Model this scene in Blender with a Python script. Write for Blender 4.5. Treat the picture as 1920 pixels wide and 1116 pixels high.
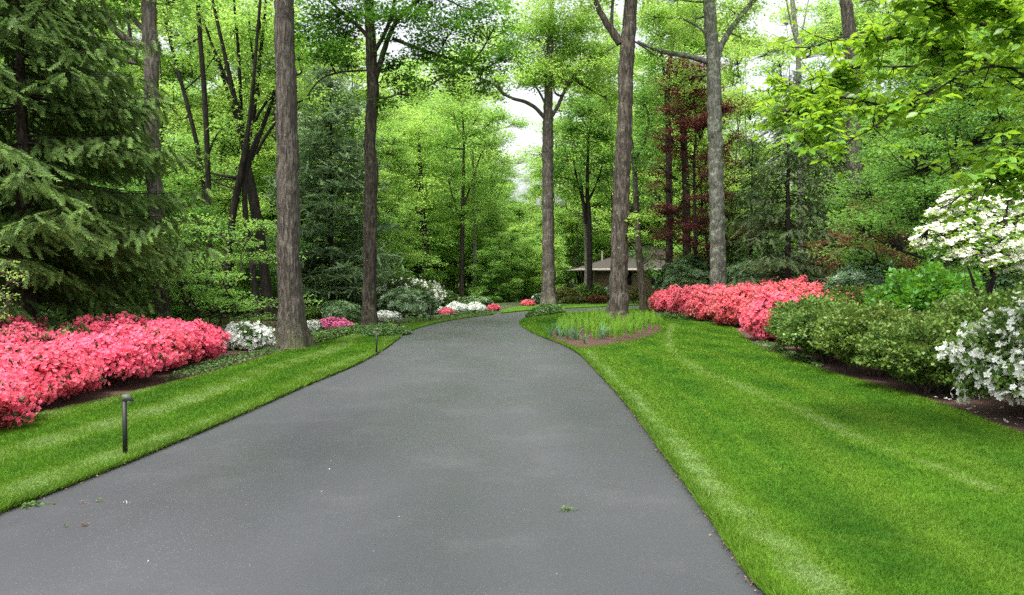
import bpy, math
import numpy as np
from mathutils import Vector

# ------------------------------------------------------------------ camera, world, sun
for o in list(bpy.data.objects):
    bpy.data.objects.remove(o)
SC = bpy.context.scene
COL = SC.collection
F_PX, CX, CY, HOR, CAM_H = 1350.0, 960.0, 558.0, 520.0, 1.6
PITCH = math.atan((CY - HOR) / F_PX)
cam = bpy.data.cameras.new('camera')
cam.sensor_width = 36.0
cam.lens = F_PX / 1920.0 * 36.0
cam.clip_start, cam.clip_end = 0.05, 3000
camo = bpy.data.objects.new('camera', cam)
camo.location = (0, 0, CAM_H)
camo.rotation_euler = (math.pi / 2 - PITCH, 0, 0)
COL.objects.link(camo)
SC.camera = camo

SUN_EL, SUN_AZ = math.radians(66), math.radians(215)      # high, behind the camera to the left, through cloud
world = bpy.data.worlds.new('World')
SC.world = world
world.use_nodes = True
wn = world.node_tree
bg = wn.nodes['Background']
sky = wn.nodes.new('ShaderNodeTexSky')
sky.sky_type = 'NISHITA'
sky.sun_disc = False
sky.sun_elevation = SUN_EL
sky.sun_rotation = SUN_AZ
sky.air_density, sky.dust_density, sky.ozone_density = 1.0, 6.0, 1.0
hs = wn.nodes.new('ShaderNodeHueSaturation')              # cloud cover: nearly white sky
hs.inputs['Saturation'].default_value = 0.22
wn.links.new(sky.outputs[0], hs.inputs['Color'])
wn.links.new(hs.outputs[0], bg.inputs[0])
bg.inputs[1].default_value = 0.15
sun = bpy.data.lights.new('sun', 'SUN')
sun.energy, sun.angle, sun.color = 1.5, math.radians(12), (1.0, 0.96, 0.9)
suno = bpy.data.objects.new('sun', sun)
suno.rotation_euler = (math.pi / 2 - SUN_EL, 0, math.pi - SUN_AZ)
suno.location = (-10, -10, 40)
COL.objects.link(suno)
SC.view_settings.view_transform = 'Standard'
SC.view_settings.look = 'None'
SC.view_settings.gamma = 1
SC.view_settings.exposure = 1.45
SC.render.engine = 'CYCLES'
cy = SC.cycles
cy.max_bounces, cy.diffuse_bounces, cy.glossy_bounces, cy.transmission_bounces = 9, 5, 2, 5
cy.use_denoising = False                                  # the leaf detail is finer than a denoiser keeps
cy.use_adaptive_sampling = False
cy.sample_clamp_indirect = 3.0
try:
    cy.denoiser = 'OPENIMAGEDENOISE'
    cy.denoising_prefilter = 'NONE'
except Exception:
    pass

# ------------------------------------------------------------------ coordinates
def ray(px, py):
    u, v = (px - CX) / F_PX, (CY - py) / F_PX
    return np.array([u, math.cos(PITCH) + v * math.sin(PITCH), -math.sin(PITCH) + v * math.cos(PITCH)])
def G(px, py, z=0.0):
    d = ray(px, py); t = (z - CAM_H) / d[2]
    return np.array([d[0] * t, d[1] * t])
def W(px, py, D):
    d = ray(px, py); t = D / d[1]
    return np.array([d[0] * t, D, CAM_H + d[2] * t])
def XA(px, D): return W(px, HOR, D)[0]
def ZA(py, D): return W(CX, py, D)[2]

# ------------------------------------------------------------------ mesh helpers
class MB:
    def __init__(self):
        self.v, self.q, self.t, self.a, self.n = [], [], [], [], 0
    def add(self, v, quads=None, tris=None, tone=0.0):
        v = np.asarray(v, dtype=np.float32).reshape(-1, 3)
        self.v.append(v)
        tone = np.asarray(tone, dtype=np.float32)
        self.a.append(np.broadcast_to(tone, (len(v),)).copy() if tone.ndim == 0 else tone.ravel())
        if quads is not None and len(quads): self.q.append(np.asarray(quads, dtype=np.int32) + self.n)
        if tris is not None and len(tris): self.t.append(np.asarray(tris, dtype=np.int32) + self.n)
        self.n += len(v)
        return self
    def tile(self, tv, tf, M, T, S, tone=None, ttone=None):
        """copies of the template (verts tv, faces tf) with rotations M (n,3,3), places T (n,3), sizes S (n)"""
        tv = np.asarray(tv, dtype=np.float64); tf = np.asarray(tf)
        n, m = len(T), len(tv)
        if n == 0: return self
        S = np.asarray(S, dtype=float)
        if S.ndim == 0: S = np.full(n, float(S))
        v = np.einsum('nij,mj->nmi', M, tv) * S[:, None, None] + T[:, None, :]
        f = (tf[None, :, :] + (np.arange(n) * m)[:, None, None]).reshape(-1, tf.shape[1])
        a = np.zeros((n, m))
        if tone is not None: a = a + np.asarray(tone)[:, None]
        if ttone is not None: a = a + np.asarray(ttone)[None, :]
        if tf.shape[1] == 4: self.add(v, quads=f, tone=a)
        else: self.add(v, tris=f, tone=a)
        return self
    def box(self, x0, x1, y0, y1, z0, z1):
        v = [(x, y, z) for z in (z0, z1) for y in (y0, y1) for x in (x0, x1)]
        return self.add(v, quads=[(0, 2, 3, 1), (4, 5, 7, 6), (0, 1, 5, 4), (2, 6, 7, 3), (0, 4, 6, 2), (1, 3, 7, 5)])
    def tube(self, pts, rad, k=6, cap=True, tone=0.0, lump=0.0, rng=None, lobes=0.0):
        p = np.asarray(pts, dtype=float); r = np.asarray(rad, dtype=float); n = len(p)
        tg = np.gradient(p, axis=0); tg /= np.linalg.norm(tg, axis=1)[:, None] + 1e-9
        ref = np.array([1.0, 0, 0]) if abs(tg[0][0]) < 0.8 else np.array([0, 1.0, 0])
        x = np.cross(tg, ref); x /= np.linalg.norm(x, axis=1)[:, None] + 1e-9
        y = np.cross(tg, x)
        th = np.linspace(0, 2 * math.pi, k, endpoint=False)
        R = np.repeat(r[:, None], k, 1)
        if lump and rng is not None:
            ang = np.cumsum(rng.standard_normal((n, k)) * .35, axis=0); ang -= ang.mean(1)[:, None]
            R = R * (1 + lump * (rng.standard_normal((n, k)) * .6 + np.clip(ang + rng.standard_normal((1, k)), -2.2, 2.2)))
            if lobes:
                zz = p[:, 2] - p[0, 2]; thk = np.linspace(0, 2 * math.pi, k, endpoint=False); ph = rng.uniform(0, 6.28)
                R = R * (1 + np.exp(-zz / (r[0] * 1.1))[:, None] * lobes * (.35 * np.cos(4 * thk + ph) + .25 * np.cos(7 * thk + 2 * ph) + .25)[None, :])
        v = p[:, None, :] + R[..., None] * (np.cos(th)[None, :, None] * x[:, None, :] + np.sin(th)[None, :, None] * y[:, None, :])
        i = np.arange(n - 1)[:, None] * k; j = np.arange(k)[None, :]; j2 = (j + 1) % k
        q = np.stack([i + j, i + j2, i + k + j2, i + k + j], -1).reshape(-1, 4)
        self.add(v.reshape(-1, 3), quads=q, tone=tone)
        return self
    def build(self, name, mat, parent=None, smooth=False):
        me = bpy.data.meshes.new(name)
        V = np.concatenate(self.v) if self.v else np.zeros((0, 3), np.float32)
        Q = np.concatenate(self.q) if self.q else np.zeros((0, 4), np.int32)
        T = np.concatenate(self.t) if self.t else np.zeros((0, 3), np.int32)
        me.vertices.add(len(V)); me.vertices.foreach_set('co', V.ravel())
        loops = np.concatenate([Q.ravel(), T.ravel()]).astype(np.int32)
        me.loops.add(len(loops)); me.loops.foreach_set('vertex_index', loops)
        nf = len(Q) + len(T)
        me.polygons.add(nf)
        st = np.concatenate([np.arange(len(Q)) * 4, len(Q) * 4 + np.arange(len(T)) * 3]).astype(np.int32)
        me.polygons.foreach_set('loop_start', st)
        if smooth: me.polygons.foreach_set('use_smooth', np.ones(nf, dtype=bool))
        me.update(calc_edges=True)
        at = me.attributes.new('tone', 'FLOAT', 'POINT')
        at.data.foreach_set('value', np.concatenate(self.a).astype(np.float32))
        me.materials.append(mat)
        ob = bpy.data.objects.new(name, me)
        COL.objects.link(ob)
        if parent is not None: ob.parent = parent
        return ob

def tag(o, label=None, cat=None, group=None, kind=None):
    if label: o['label'] = label
    if cat: o['category'] = cat
    if group: o['group'] = group
    if kind: o['kind'] = kind
    return o
def empty(name, loc=(0, 0, 0), rz=0.0, label=None, cat=None, group=None):
    o = bpy.data.objects.new(name, None)
    o.empty_display_size = 0.2
    COL.objects.link(o)
    o.location = loc; o.rotation_euler = (0, 0, rz)
    return tag(o, label, cat, group)
def copy_tree(root, loc, rz=0.0, sc=1.0, label=None, cat=None, group=None, mats=None):
    c = root.copy(); COL.objects.link(c)
    c.location = loc; c.rotation_euler = (0, 0, rz)
    c.scale = (sc, sc, sc) if np.isscalar(sc) else sc
    tag(c, label, cat, group)
    for ch in root.children:
        d = ch.copy(); COL.objects.link(d); d.parent = c
        if mats and ch.name.split('.')[0] in mats:
            d.material_slots[0].link = 'OBJECT'
            d.material_slots[0].material = mats[ch.name.split('.')[0]]
    return c

def rots(rng, n, tilt=0.5, droop=0.0, dirs=None):
    """leaf frames: columns x (width), y (length), z (face normal)"""
    if dirs is None:
        a = rng.uniform(0, 2 * math.pi, n)
        d = np.stack([np.cos(a), np.sin(a), -droop + 0.35 * rng.standard_normal(n)], 1)
    else: d = np.array(dirs, dtype=float)
    d /= np.linalg.norm(d, axis=1)[:, None] + 1e-9
    n0 = np.array([0, 0, 1.0]) + tilt * rng.standard_normal((n, 3))
    x = np.cross(d, n0); x /= np.linalg.norm(x, axis=1)[:, None] + 1e-9
    z = np.cross(x, d)
    return np.stack([x, d, z], -1)
def rots_n(rng, nrm, jitter=0.4):
    """frames whose z is the given normal, spun at random"""
    z = nrm + jitter * rng.standard_normal(nrm.shape); z /= np.linalg.norm(z, axis=1)[:, None] + 1e-9
    r = rng.standard_normal(nrm.shape)
    x = np.cross(r, z); x /= np.linalg.norm(x, axis=1)[:, None] + 1e-9
    return np.stack([x, np.cross(z, x), z], -1)

LEAF = (np.array([(0, 0, 0), (0.30, 0.45, 0.06), (0, 1, -0.05), (-0.30, 0.45, 0.06)]), np.array([(0, 1, 2, 3)]))
LEAFW = (np.array([(0, 0, 0), (0.42, 0.42, 0.08), (0, 1, -0.06), (-0.42, 0.42, 0.08)]), np.array([(0, 1, 2, 3)]))
BIGLEAF = (np.array([(0, 0, 0), (0.24, .22, .05), (0.31, .5, .06), (0.16, .8, .0), (0, 1.0, -.10), (-.16, .8, .0), (-.31, .5, .06), (-.24, .22, .05), (0, .3, -.01), (0, .65, -.03)]),
           np.array([(0, 1, 8, 8), (1, 2, 9, 8), (2, 3, 9, 9), (3, 4, 9, 9), (4, 5, 9, 9), (5, 6, 9, 9), (6, 7, 8, 9), (7, 0, 8, 8)]))
# as triangles to stay clean
BIGLEAF = (BIGLEAF[0], np.array([(0, 1, 8), (1, 2, 8), (2, 9, 8), (2, 3, 9), (3, 4, 9), (4, 5, 9), (5, 6, 9), (6, 8, 9), (6, 7, 8), (7, 0, 8)]))
def petals(k, w=0.34, cup=0.25, L=1.0):
    v, f = [], []
    for i in range(k):
        a = 2 * math.pi * i / k; ca, sa = math.cos(a), math.sin(a)
        for (x, y, z) in ((0, 0.04, 0), (w, L * .6, cup * .8), (0, L, cup), (-w, L * .6, cup * .8)):
            v.append((x * ca - y * sa, x * sa + y * ca, z))
        f.append((4 * i, 4 * i + 1, 4 * i + 2, 4 * i + 3))
    return np.array(v), np.array(f)
FLOWER5, FLOWER4 = petals(5, .36, .30), petals(4, .42, .12)
WHORL = petals(6, .17, .10)                                  # whorl of narrow leaves (rhododendron)

# ------------------------------------------------------------------ materials
def nn(nt, t, **kw):
    n = nt.nodes.new(t)
    for k, v in kw.items(): setattr(n, k, v)
    return n
def mat(name):
    m = bpy.data.materials.new(name); m.use_nodes = True
    return m, m.node_tree, m.node_tree.nodes['Principled BSDF'], m.node_tree.nodes['Material Output']
def mixc(nt, fac, a, b, blend='MIX'):
    n = nn(nt, 'ShaderNodeMix', data_type='RGBA', blend_type=blend)
    for s, val in ((0, fac), (6, a), (7, b)):
        if hasattr(val, 'is_output'): nt.links.new(val, n.inputs[s])
        else: n.inputs[s].default_value = val if s == 0 else (*val, 1)
    return n.outputs[2]
def math_(nt, op, a, b=0.5, c=None):
    n = nn(nt, 'ShaderNodeMath', operation=op)
    for s, val in enumerate((a, b, c)):
        if val is None: continue
        if hasattr(val, 'is_output'): nt.links.new(val, n.inputs[s])
        else: n.inputs[s].default_value = val
    return n.outputs[0]
def noise(nt, scale, detail=4, vec=None, rough=.55, coord='Object', stretch=None):
    tc = nn(nt, 'ShaderNodeTexCoord')
    src = vec if vec is not None else tc.outputs[coord]
    if stretch:
        mp = nn(nt, 'ShaderNodeMapping'); mp.inputs['Scale'].default_value = stretch
        nt.links.new(src, mp.inputs[0]); src = mp.outputs[0]
    n = nn(nt, 'ShaderNodeTexNoise'); n.inputs['Scale'].default_value = scale
    n.inputs['Detail'].default_value = detail; n.inputs['Roughness'].default_value = rough
    nt.links.new(src, n.inputs['Vector'])
    return n.outputs['Fac']
def ramp(nt, fac, stops):
    n = nn(nt, 'ShaderNodeValToRGB'); e = n.color_ramp.elements
    while len(e) < len(stops): e.new(.5)
    for i, (p, c) in enumerate(stops): e[i].position = p; e[i].color = (*c, 1) if len(c) == 3 else c
    nt.links.new(fac, n.inputs[0]); return n.outputs[0]
def maprange(nt, v, a, b, c, d):
    n = nn(nt, 'ShaderNodeMapRange'); nt.links.new(v, n.inputs[0])
    for i, x in enumerate((a, b, c, d)): n.inputs[i + 1].default_value = x
    return n.outputs[0]

def leaf_mat(name, col, col2=None, var=.35, hue=.03, trans=.45, rough=.45, spec=.35, tcol=None, clump=.5, tip=None):
    """col .. col2 vary by leaf; 'tip' is the colour of young growth (attribute tone)"""
    m, nt, bs, out = mat(name)
    geo = nn(nt, 'ShaderNodeNewGeometry'); oi = nn(nt, 'ShaderNodeObjectInfo')
    rnd = geo.outputs['Random Per Island']
    nz = noise(nt, clump, 2)
    fac = math_(nt, 'MULTIPLY_ADD', nz, 1.2, -.35)
    fac = math_(nt, 'MULTIPLY_ADD', rnd, .5, fac)
    c = mixc(nt, fac, col, col2 or tuple(x * .7 for x in col)); nt.nodes[-1].clamp_factor = True
    if tip:
        at = nn(nt, 'ShaderNodeAttribute', attribute_name='tone')
        c = mixc(nt, at.outputs['Fac'], c, tip)
    h = nn(nt, 'ShaderNodeHueSaturation')
    nt.links.new(c, h.inputs['Color'])
    r2 = math_(nt, 'FRACT', math_(nt, 'MULTIPLY', rnd, 17.3))
    nt.links.new(math_(nt, 'MULTIPLY_ADD', r2, hue, math_(nt, 'MULTIPLY_ADD', oi.outputs['Random'], hue * .7, .5 - hue * .85)), h.inputs['Hue'])
    nt.links.new(math_(nt, 'MULTIPLY_ADD', rnd, var * 2, 1 - var), h.inputs['Value'])
    nt.links.new(h.outputs[0], bs.inputs['Base Color'])
    bs.inputs['Roughness'].default_value = rough
    bs.inputs['Specular IOR Level'].default_value = spec
    if trans > 0:
        tr = nn(nt, 'ShaderNodeBsdfTranslucent')
        if tcol:
            nt.links.new(mixc(nt, .75, h.outputs[0], tcol), tr.inputs[0])
        else: nt.links.new(h.outputs[0], tr.inputs[0])
        mx = nn(nt, 'ShaderNodeMixShader'); mx.inputs[0].default_value = trans
        nt.links.new(bs.outputs[0], mx.inputs[1]); nt.links.new(tr.outputs[0], mx.inputs[2])
        nt.links.new(mx.outputs[0], out.inputs[0])
    return m

def bark_mat(name, dark, light, sc=14.0, bump=.6, lichen=None, lich_amt=.5, dist=.03):
    m, nt, bs, out = mat(name)
    f = noise(nt, sc, 6, stretch=(1, 1, .22), rough=.68)
    f2 = noise(nt, 1.3, 3, stretch=(1, 1, .5))
    fu = ramp(nt, noise(nt, sc * .55, 3, stretch=(1, 1, .10), rough=.5), [(.38, (0, 0, 0)), (.56, (1, 1, 1))])
    f3 = noise(nt, sc * 3.5, 3, stretch=(1, 1, .4))
    c = ramp(nt, f, [(.41, dark), (.58, light)])
    c = mixc(nt, math_(nt, 'MULTIPLY_ADD', fu, -.7, .7), c, dark)
    c = mixc(nt, math_(nt, 'MULTIPLY', f2, .5), c, tuple(x * .55 for x in light))
    if lichen:
        l = noise(nt, 5.0, 6, rough=.7)
        lf = ramp(nt, l, [(lich_amt, (0, 0, 0)), (lich_amt + .08, (1, 1, 1))])
        c = mixc(nt, math_(nt, 'MULTIPLY', lf, .75), c, lichen)
    tco = nn(nt, 'ShaderNodeTexCoord'); sxyz = nn(nt, 'ShaderNodeSeparateXYZ'); nt.links.new(tco.outputs['Object'], sxyz.inputs[0])
    mo = math_(nt, 'MULTIPLY', maprange(nt, sxyz.outputs['Z'], .05, .75, 1, 0), maprange(nt, noise(nt, 3.5, 4), .35, .6, 0, 1))
    c = mixc(nt, math_(nt, 'MULTIPLY', mo, .55), c, (.075, .095, .025))
    nt.links.new(c, bs.inputs['Base Color'])
    bs.inputs['Roughness'].default_value = .95
    bs.inputs['Specular IOR Level'].default_value = .15
    b = nn(nt, 'ShaderNodeBump'); b.inputs['Strength'].default_value = bump; b.inputs['Distance'].default_value = dist
    nt.links.new(math_(nt, 'MULTIPLY_ADD', fu, .8, math_(nt, 'MULTIPLY_ADD', f3, .35, f)), b.inputs['Height'])
    nt.links.new(b.outputs[0], bs.inputs['Normal'])
    return m

def plain(name, col, rough=.6, metal=0.0, var=.15, sc=8, bump=0.0):
    m, nt, bs, out = mat(name)
    f = noise(nt, sc, 4)
    nt.links.new(mixc(nt, f, tuple(x * (1 - var) for x in col), tuple(min(1, x * (1 + var)) for x in col)), bs.inputs['Base Color'])
    bs.inputs['Roughness'].default_value = rough; bs.inputs['Metallic'].default_value = metal
    if bump:
        b = nn(nt, 'ShaderNodeBump'); b.inputs['Strength'].default_value = bump; b.inputs['Distance'].default_value = .01
        nt.links.new(f, b.inputs['Height']); nt.links.new(b.outputs[0], bs.inputs['Normal'])
    return m

M = {}
M['spring'] = leaf_mat('spring_leaf', (.245, .44, .095), (.17, .36, .08), var=.26, trans=.55, tcol=(.45, .70, .13))
M['lime'] = leaf_mat('lime_leaf', (.33, .51, .105), (.25, .44, .09), var=.26, trans=.55, tcol=(.54, .77, .15))
M['mid'] = leaf_mat('mid_leaf', (.12, .27, .055), (.08, .21, .045), trans=.5, tcol=(.26, .50, .07))
M['deep'] = leaf_mat('deep_leaf', (.07, .19, .032), (.045, .14, .025), trans=.5, tcol=(.18, .44, .03))
M['dogwood'] = leaf_mat('dogwood_leaf', (.19, .36, .04), (.12, .27, .04), trans=.5, tcol=(.42, .64, .03), spec=.5, rough=.38)
M['red'] = leaf_mat('red_leaf', (.115, .032, .036), (.075, .026, .028), trans=.4, tcol=(.24, .05, .045), hue=.02)
M['russet'] = leaf_mat('russet_leaf', (.15, .075, .035), (.09, .05, .025), trans=.35, tcol=(.24, .10, .04))
M['spruce'] = leaf_mat('spruce_needles', (.09, .16, .040), (.055, .11, .030), trans=.25, hue=.03, var=.35, tip=(.22, .37, .07), clump=.9, spec=.12)
M['pine'] = leaf_mat('pine_needles', (.17, .27, .13), (.12, .21, .10), trans=.25, hue=.03, var=.3, tip=(.26, .38, .17), clump=.9, spec=.12)
M['hemlock'] = leaf_mat('hemlock_needles', (.06, .105, .036), (.04, .075, .03), trans=.3, var=.3, tip=(.13, .21, .05), clump=.9)
M['rhodo'] = leaf_mat('rhododendron_leaf', (.075, .15, .060), (.045, .105, .04), trans=.15, rough=.38, spec=.5, clump=1.5, tip=(.19, .30, .09))
M['azleaf'] = leaf_mat('azalea_leaf', (.09, .175, .030), (.05, .11, .022), trans=.3, clump=2.0, tip=(.21, .31, .05))
M['azdark'] = leaf_mat('azalea_dark_leaf', (.04, .085, .02), (.025, .055, .015), trans=.25, clump=2)
M['viburnum'] = leaf_mat('viburnum_leaf', (.10, .19, .04), (.06, .13, .03), trans=.35, clump=1.5)
M['shrublime'] = leaf_mat('bright_shrub_leaf', (.10, .26, .03), (.06, .17, .025), trans=.4, tcol=(.2, .42, .02), clump=1.5)
M['olive'] = leaf_mat('olive_shrub_leaf', (.12, .16, .04), (.09, .085, .03), trans=.3, clump=1.0, tip=(.25, .28, .07))
M['pink'] = leaf_mat('pink_petals', (.91, .19, .29), (.84, .125, .21), trans=.35, hue=.015, var=.19, tcol=(.95, .2, .31), rough=.6, spec=.15, clump=2)
M['coral'] = leaf_mat('coral_petals', (.88, .22, .28), (.79, .135, .19), trans=.35, hue=.02, var=.2, tcol=(.95, .26, .27), rough=.6, spec=.15, clump=2)
M['magenta'] = leaf_mat('magenta_petals', (.80, .22, .36), (.62, .12, .34), trans=.3, hue=.02, var=.15, rough=.6, spec=.15)
M['white'] = leaf_mat('white_petals', (.80, .82, .78), (.70, .73, .66), trans=.3, hue=.0, var=.08, rough=.6, spec=.15, clump=2)
M['cream'] = leaf_mat('cream_bracts', (.84, .83, .77), (.72, .71, .63), trans=.35, hue=.01, var=.1, rough=.6, spec=.15, clump=2)
M['fern'] = leaf_mat('fern_frond', (.28, .51, .07), (.20, .42, .055), trans=.5, tcol=(.50, .74, .08), clump=2)
M['iris'] = leaf_mat('iris_blade', (.15, .27, .16), (.10, .21, .11), trans=.3, tcol=(.22, .4, .18))
M['cover'] = leaf_mat('ground_cover_leaf', (.05, .12, .025), (.03, .08, .02), trans=.25, clump=2, tip=(.14, .24, .05))
M['litter'] = leaf_mat('dry_leaf', (.20, .13, .07), (.07, .04, .02), trans=.1, var=.4, clump=6)
M['bark_big'] = bark_mat('oak_bark', (.030, .026, .021), (.185, .165, .138), 26, 1.0, dist=.04)
M['bark_dark'] = bark_mat('dark_bark', (.012, .011, .010), (.050, .042, .034), 16, .8)
M['bark_ridge'] = bark_mat('ridged_bark', (.018, .015, .012), (.105, .090, .070), 20, 1.0, dist=.04, lichen=(.13, .13, .09), lich_amt=.56)
M['bark_patch'] = bark_mat('mottled_bark', (.028, .023, .018), (.165, .142, .115), 17, 1.0, dist=.04, lichen=(.27, .26, .21), lich_amt=.58)
M['bark_grey'] = bark_mat('grey_lichen_bark', (.065, .065, .054), (.19, .19, .16), 22, .8, lichen=(.26, .29, .22), lich_amt=.52)
M['bark_pink'] = bark_mat('pinkish_bark', (.045, .039, .033), (.175, .153, .130), 18, .9, lichen=(.26, .24, .21), lich_amt=.57)
M['bark_thin'] = bark_mat('young_bark', (.035, .032, .027), (.12, .105, .088), 20, .4)
M['bark_pale'] = bark_mat('pale_bark', (.16, .15, .13), (.38, .36, .31), 14, .4)
M['stem'] = plain('shrub_stem', (.07, .05, .038), .9)

# ------------------------------------------------------------------ ground sheets
def mulch_mat(name, a, b, green=None):
    m, nt, bs, out = mat(name)
    f = noise(nt, 28, 6, rough=.7); g = noise(nt, 2.2, 4)
    c = ramp(nt, f, [(.3, tuple(x * .35 for x in a)), (.55, a), (.75, b)])
    if green:
        c = mixc(nt, ramp(nt, g, [(.42, (0, 0, 0)), (.6, (1, 1, 1))]), c, green)
    nt.links.new(c, bs.inputs['Base Color']); bs.inputs['Roughness'].default_value = .95
    bmp = nn(nt, 'ShaderNodeBump'); bmp.inputs['Strength'].default_value = 1; bmp.inputs['Distance'].default_value = .04
    nt.links.new(f, bmp.inputs['Height']); nt.links.new(bmp.outputs[0], bs.inputs['Normal'])
    return m
M['floor'] = mulch_mat('woodland_floor', (.060, .042, .024), (.13, .09, .05), green=(.05, .095, .02))
M['mulch'] = mulch_mat('bark_mulch', (.085, .040, .028), (.17, .085, .055))
M['mulch_red'] = mulch_mat('red_mulch', (.085, .038, .026), (.18, .09, .06))

def drive_mat():
    m, nt, bs, out = mat('asphalt')
    tc = nn(nt, 'ShaderNodeTexCoord').outputs['Object']
    big = noise(nt, .55, 4, rough=.5, stretch=(1.3, .33, 1))
    mid = noise(nt, 1.7, 5, rough=.6)
    fine = noise(nt, 120, 4, rough=.75)
    c = mixc(nt, big, (.008, .009, .012), (.042, .046, .056))
    c = mixc(nt, ramp(nt, mid, [(.4, (0, 0, 0)), (.75, (.55, .55, .55))]), c, (.024, .024, .028))
    vo = nn(nt, 'ShaderNodeTexVoronoi'); vo.inputs['Scale'].default_value = 105
    nt.links.new(tc, vo.inputs['Vector'])
    sp = nn(nt, 'ShaderNodeSeparateColor'); nt.links.new(vo.outputs['Color'], sp.inputs[0])
    pick = math_(nt, 'GREATER_THAN', sp.outputs[0], .90)
    near = math_(nt, 'LESS_THAN', vo.outputs['Distance'], .30)
    wear = ramp(nt, noise(nt, .55, 4), [(.42, (0, 0, 0)), (.62, (1, 1, 1))])
    c = mixc(nt, math_(nt, 'MULTIPLY', math_(nt, 'MULTIPLY', pick, near), math_(nt, 'MULTIPLY_ADD', wear, .8, .2)), c, (.19, .19, .20))
    c = mixc(nt, math_(nt, 'MULTIPLY_ADD', fine, .8, -.15), c, (.058, .058, .066))
    vo2 = nn(nt, 'ShaderNodeTexVoronoi'); vo2.inputs['Scale'].default_value = 2.6
    nt.links.new(tc, vo2.inputs['Vector'])
    c = mixc(nt, math_(nt, 'LESS_THAN', vo2.outputs['Distance'], .014), c, (.30, .29, .26))
    dust = ramp(nt, noise(nt, 1.1, 5, stretch=(.9, 1.0, 1), rough=.65), [(.52, (0, 0, 0)), (.80, (.5, .5, .5))])
    c = mixc(nt, dust, c, (.07, .071, .076))
    nt.links.new(c, bs.inputs['Base Color'])
    wet = noise(nt, .45, 3, rough=.5, stretch=(1.2, .5, 1))
    nt.links.new(ramp(nt, wet, [(.36, (.40, .40, .40)), (.64, (.58, .58, .58))]), bs.inputs['Roughness'])
    bs.inputs['Specular IOR Level'].default_value = .95
    b = nn(nt, 'ShaderNodeBump'); b.inputs['Strength'].default_value = .5; b.inputs['Distance'].default_value = .004
    nt.links.new(fine, b.inputs['Height']); nt.links.new(b.outputs[0], bs.inputs['Normal'])
    b.inputs['Strength'].default_value = .22
    return m
M['drive'] = drive_mat()

def lawn_mat(name, blades):
    m, nt, bs, out = mat(name)
    at = nn(nt, 'ShaderNodeAttribute', attribute_name='tone')
    geo = nn(nt, 'ShaderNodeNewGeometry')
    f1 = noise(nt, 1.1, 5, rough=.6, stretch=(1.0, .75, 1)); f2 = noise(nt, 7, 5, rough=.65); f3 = noise(nt, 60, 3, rough=.7)
    c = mixc(nt, ramp(nt, f1, [(.35, (0, 0, 0)), (.65, (1, 1, 1))]), (.038, .120, .007), (.102, .232, .014))
    c = mixc(nt, ramp(nt, f2, [(.38, (0, 0, 0)), (.70, (.7, .7, .7))]), c, (.030, .098, .005))
    c = mixc(nt, math_(nt, 'MULTIPLY', at.outputs['Fac'], 1.6), c, (.15, .26, .022)); nt.nodes[-1].clamp_factor = True
    c = mixc(nt, maprange(nt, at.outputs['Fac'], .35, .9, 0, 1), c, (.26, .37, .15))
    if blades:
        h = nn(nt, 'ShaderNodeHueSaturation'); nt.links.new(c, h.inputs['Color'])
        r = geo.outputs['Random Per Island']
        nt.links.new(math_(nt, 'MULTIPLY_ADD', r, .44, .80), h.inputs['Value'])
        nt.links.new(math_(nt, 'MULTIPLY_ADD', math_(nt, 'FRACT', math_(nt, 'MULTIPLY', r, 9.7)), .03, .485), h.inputs['Hue'])
        c = h.outputs[0]
    else:
        c = mixc(nt, math_(nt, 'MULTIPLY_ADD', f3, 1.2, -.2), c, (.030, .085, .005)); nt.nodes[-1].clamp_factor = True
        b = nn(nt, 'ShaderNodeBump'); b.inputs['Strength'].default_value = 1; b.inputs['Distance'].default_value = .03
        nt.links.new(f3, b.inputs['Height']); nt.links.new(b.outputs[0], bs.inputs['Normal'])
    nt.links.new(c, bs.inputs['Base Color']); bs.inputs['Roughness'].default_value = .6
    bs.inputs['Specular IOR Level'].default_value = .12
    if blades:
        tr = nn(nt, 'ShaderNodeBsdfTranslucent'); nt.links.new(c, tr.inputs[0])
        mx = nn(nt, 'ShaderNodeMixShader'); mx.inputs[0].default_value = .35
        nt.links.new(bs.outputs[0], mx.inputs[1]); nt.links.new(tr.outputs[0], mx.inputs[2]); nt.links.new(mx.outputs[0], out.inputs[0])
    return m
M['lawn'], M['blade'] = lawn_mat('mown_turf', False), lawn_mat('grass_blade', True)

rng = np.random.default_rng(7)
mb = MB(); nG = 80
gx = np.sinh(np.linspace(-4, 4, nG)) / math.sinh(4) * 900
gy = np.sinh(np.linspace(-4, 4, nG)) / math.sinh(4) * 900 + 20
X, Y = np.meshgrid(gx, gy)
Z = np.zeros_like(X)
idx = np.arange(nG * nG).reshape(nG, nG)
mb.add(np.stack([X, Y, Z], -1), quads=np.stack([idx[:-1, :-1], idx[:-1, 1:], idx[1:, 1:], idx[1:, :-1]], -1).reshape(-1, 4))
tag(mb.build('ground', M['floor']), kind='structure')

def smooth_curve(P, n):
    P = np.asarray(P, dtype=float)
    for _ in range(2):
        Q = [P[0]]
        for a, b in zip(P[:-1], P[1:]): Q += [a * .75 + b * .25, a * .25 + b * .75]
        Q.append(P[-1]); P = np.array(Q)
    return P
def resample_t(P, knots, n):
    """points along P, parametrised so that index fractions given by knots are kept"""
    s = np.concatenate([[0], np.cumsum(np.linalg.norm(np.diff(P, axis=0), axis=1))]); s /= s[-1]
    t = np.linspace(0, 1, n)
    if knots: t = np.interp(t, *zip(*knots))
    return np.stack([np.interp(t, s, P[:, i]) for i in range(P.shape[1])], 1)
def px_line(lst, pre=(), post=()):
    return np.array(list(pre) + [G(*p) for p in lst] + list(post))

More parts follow.
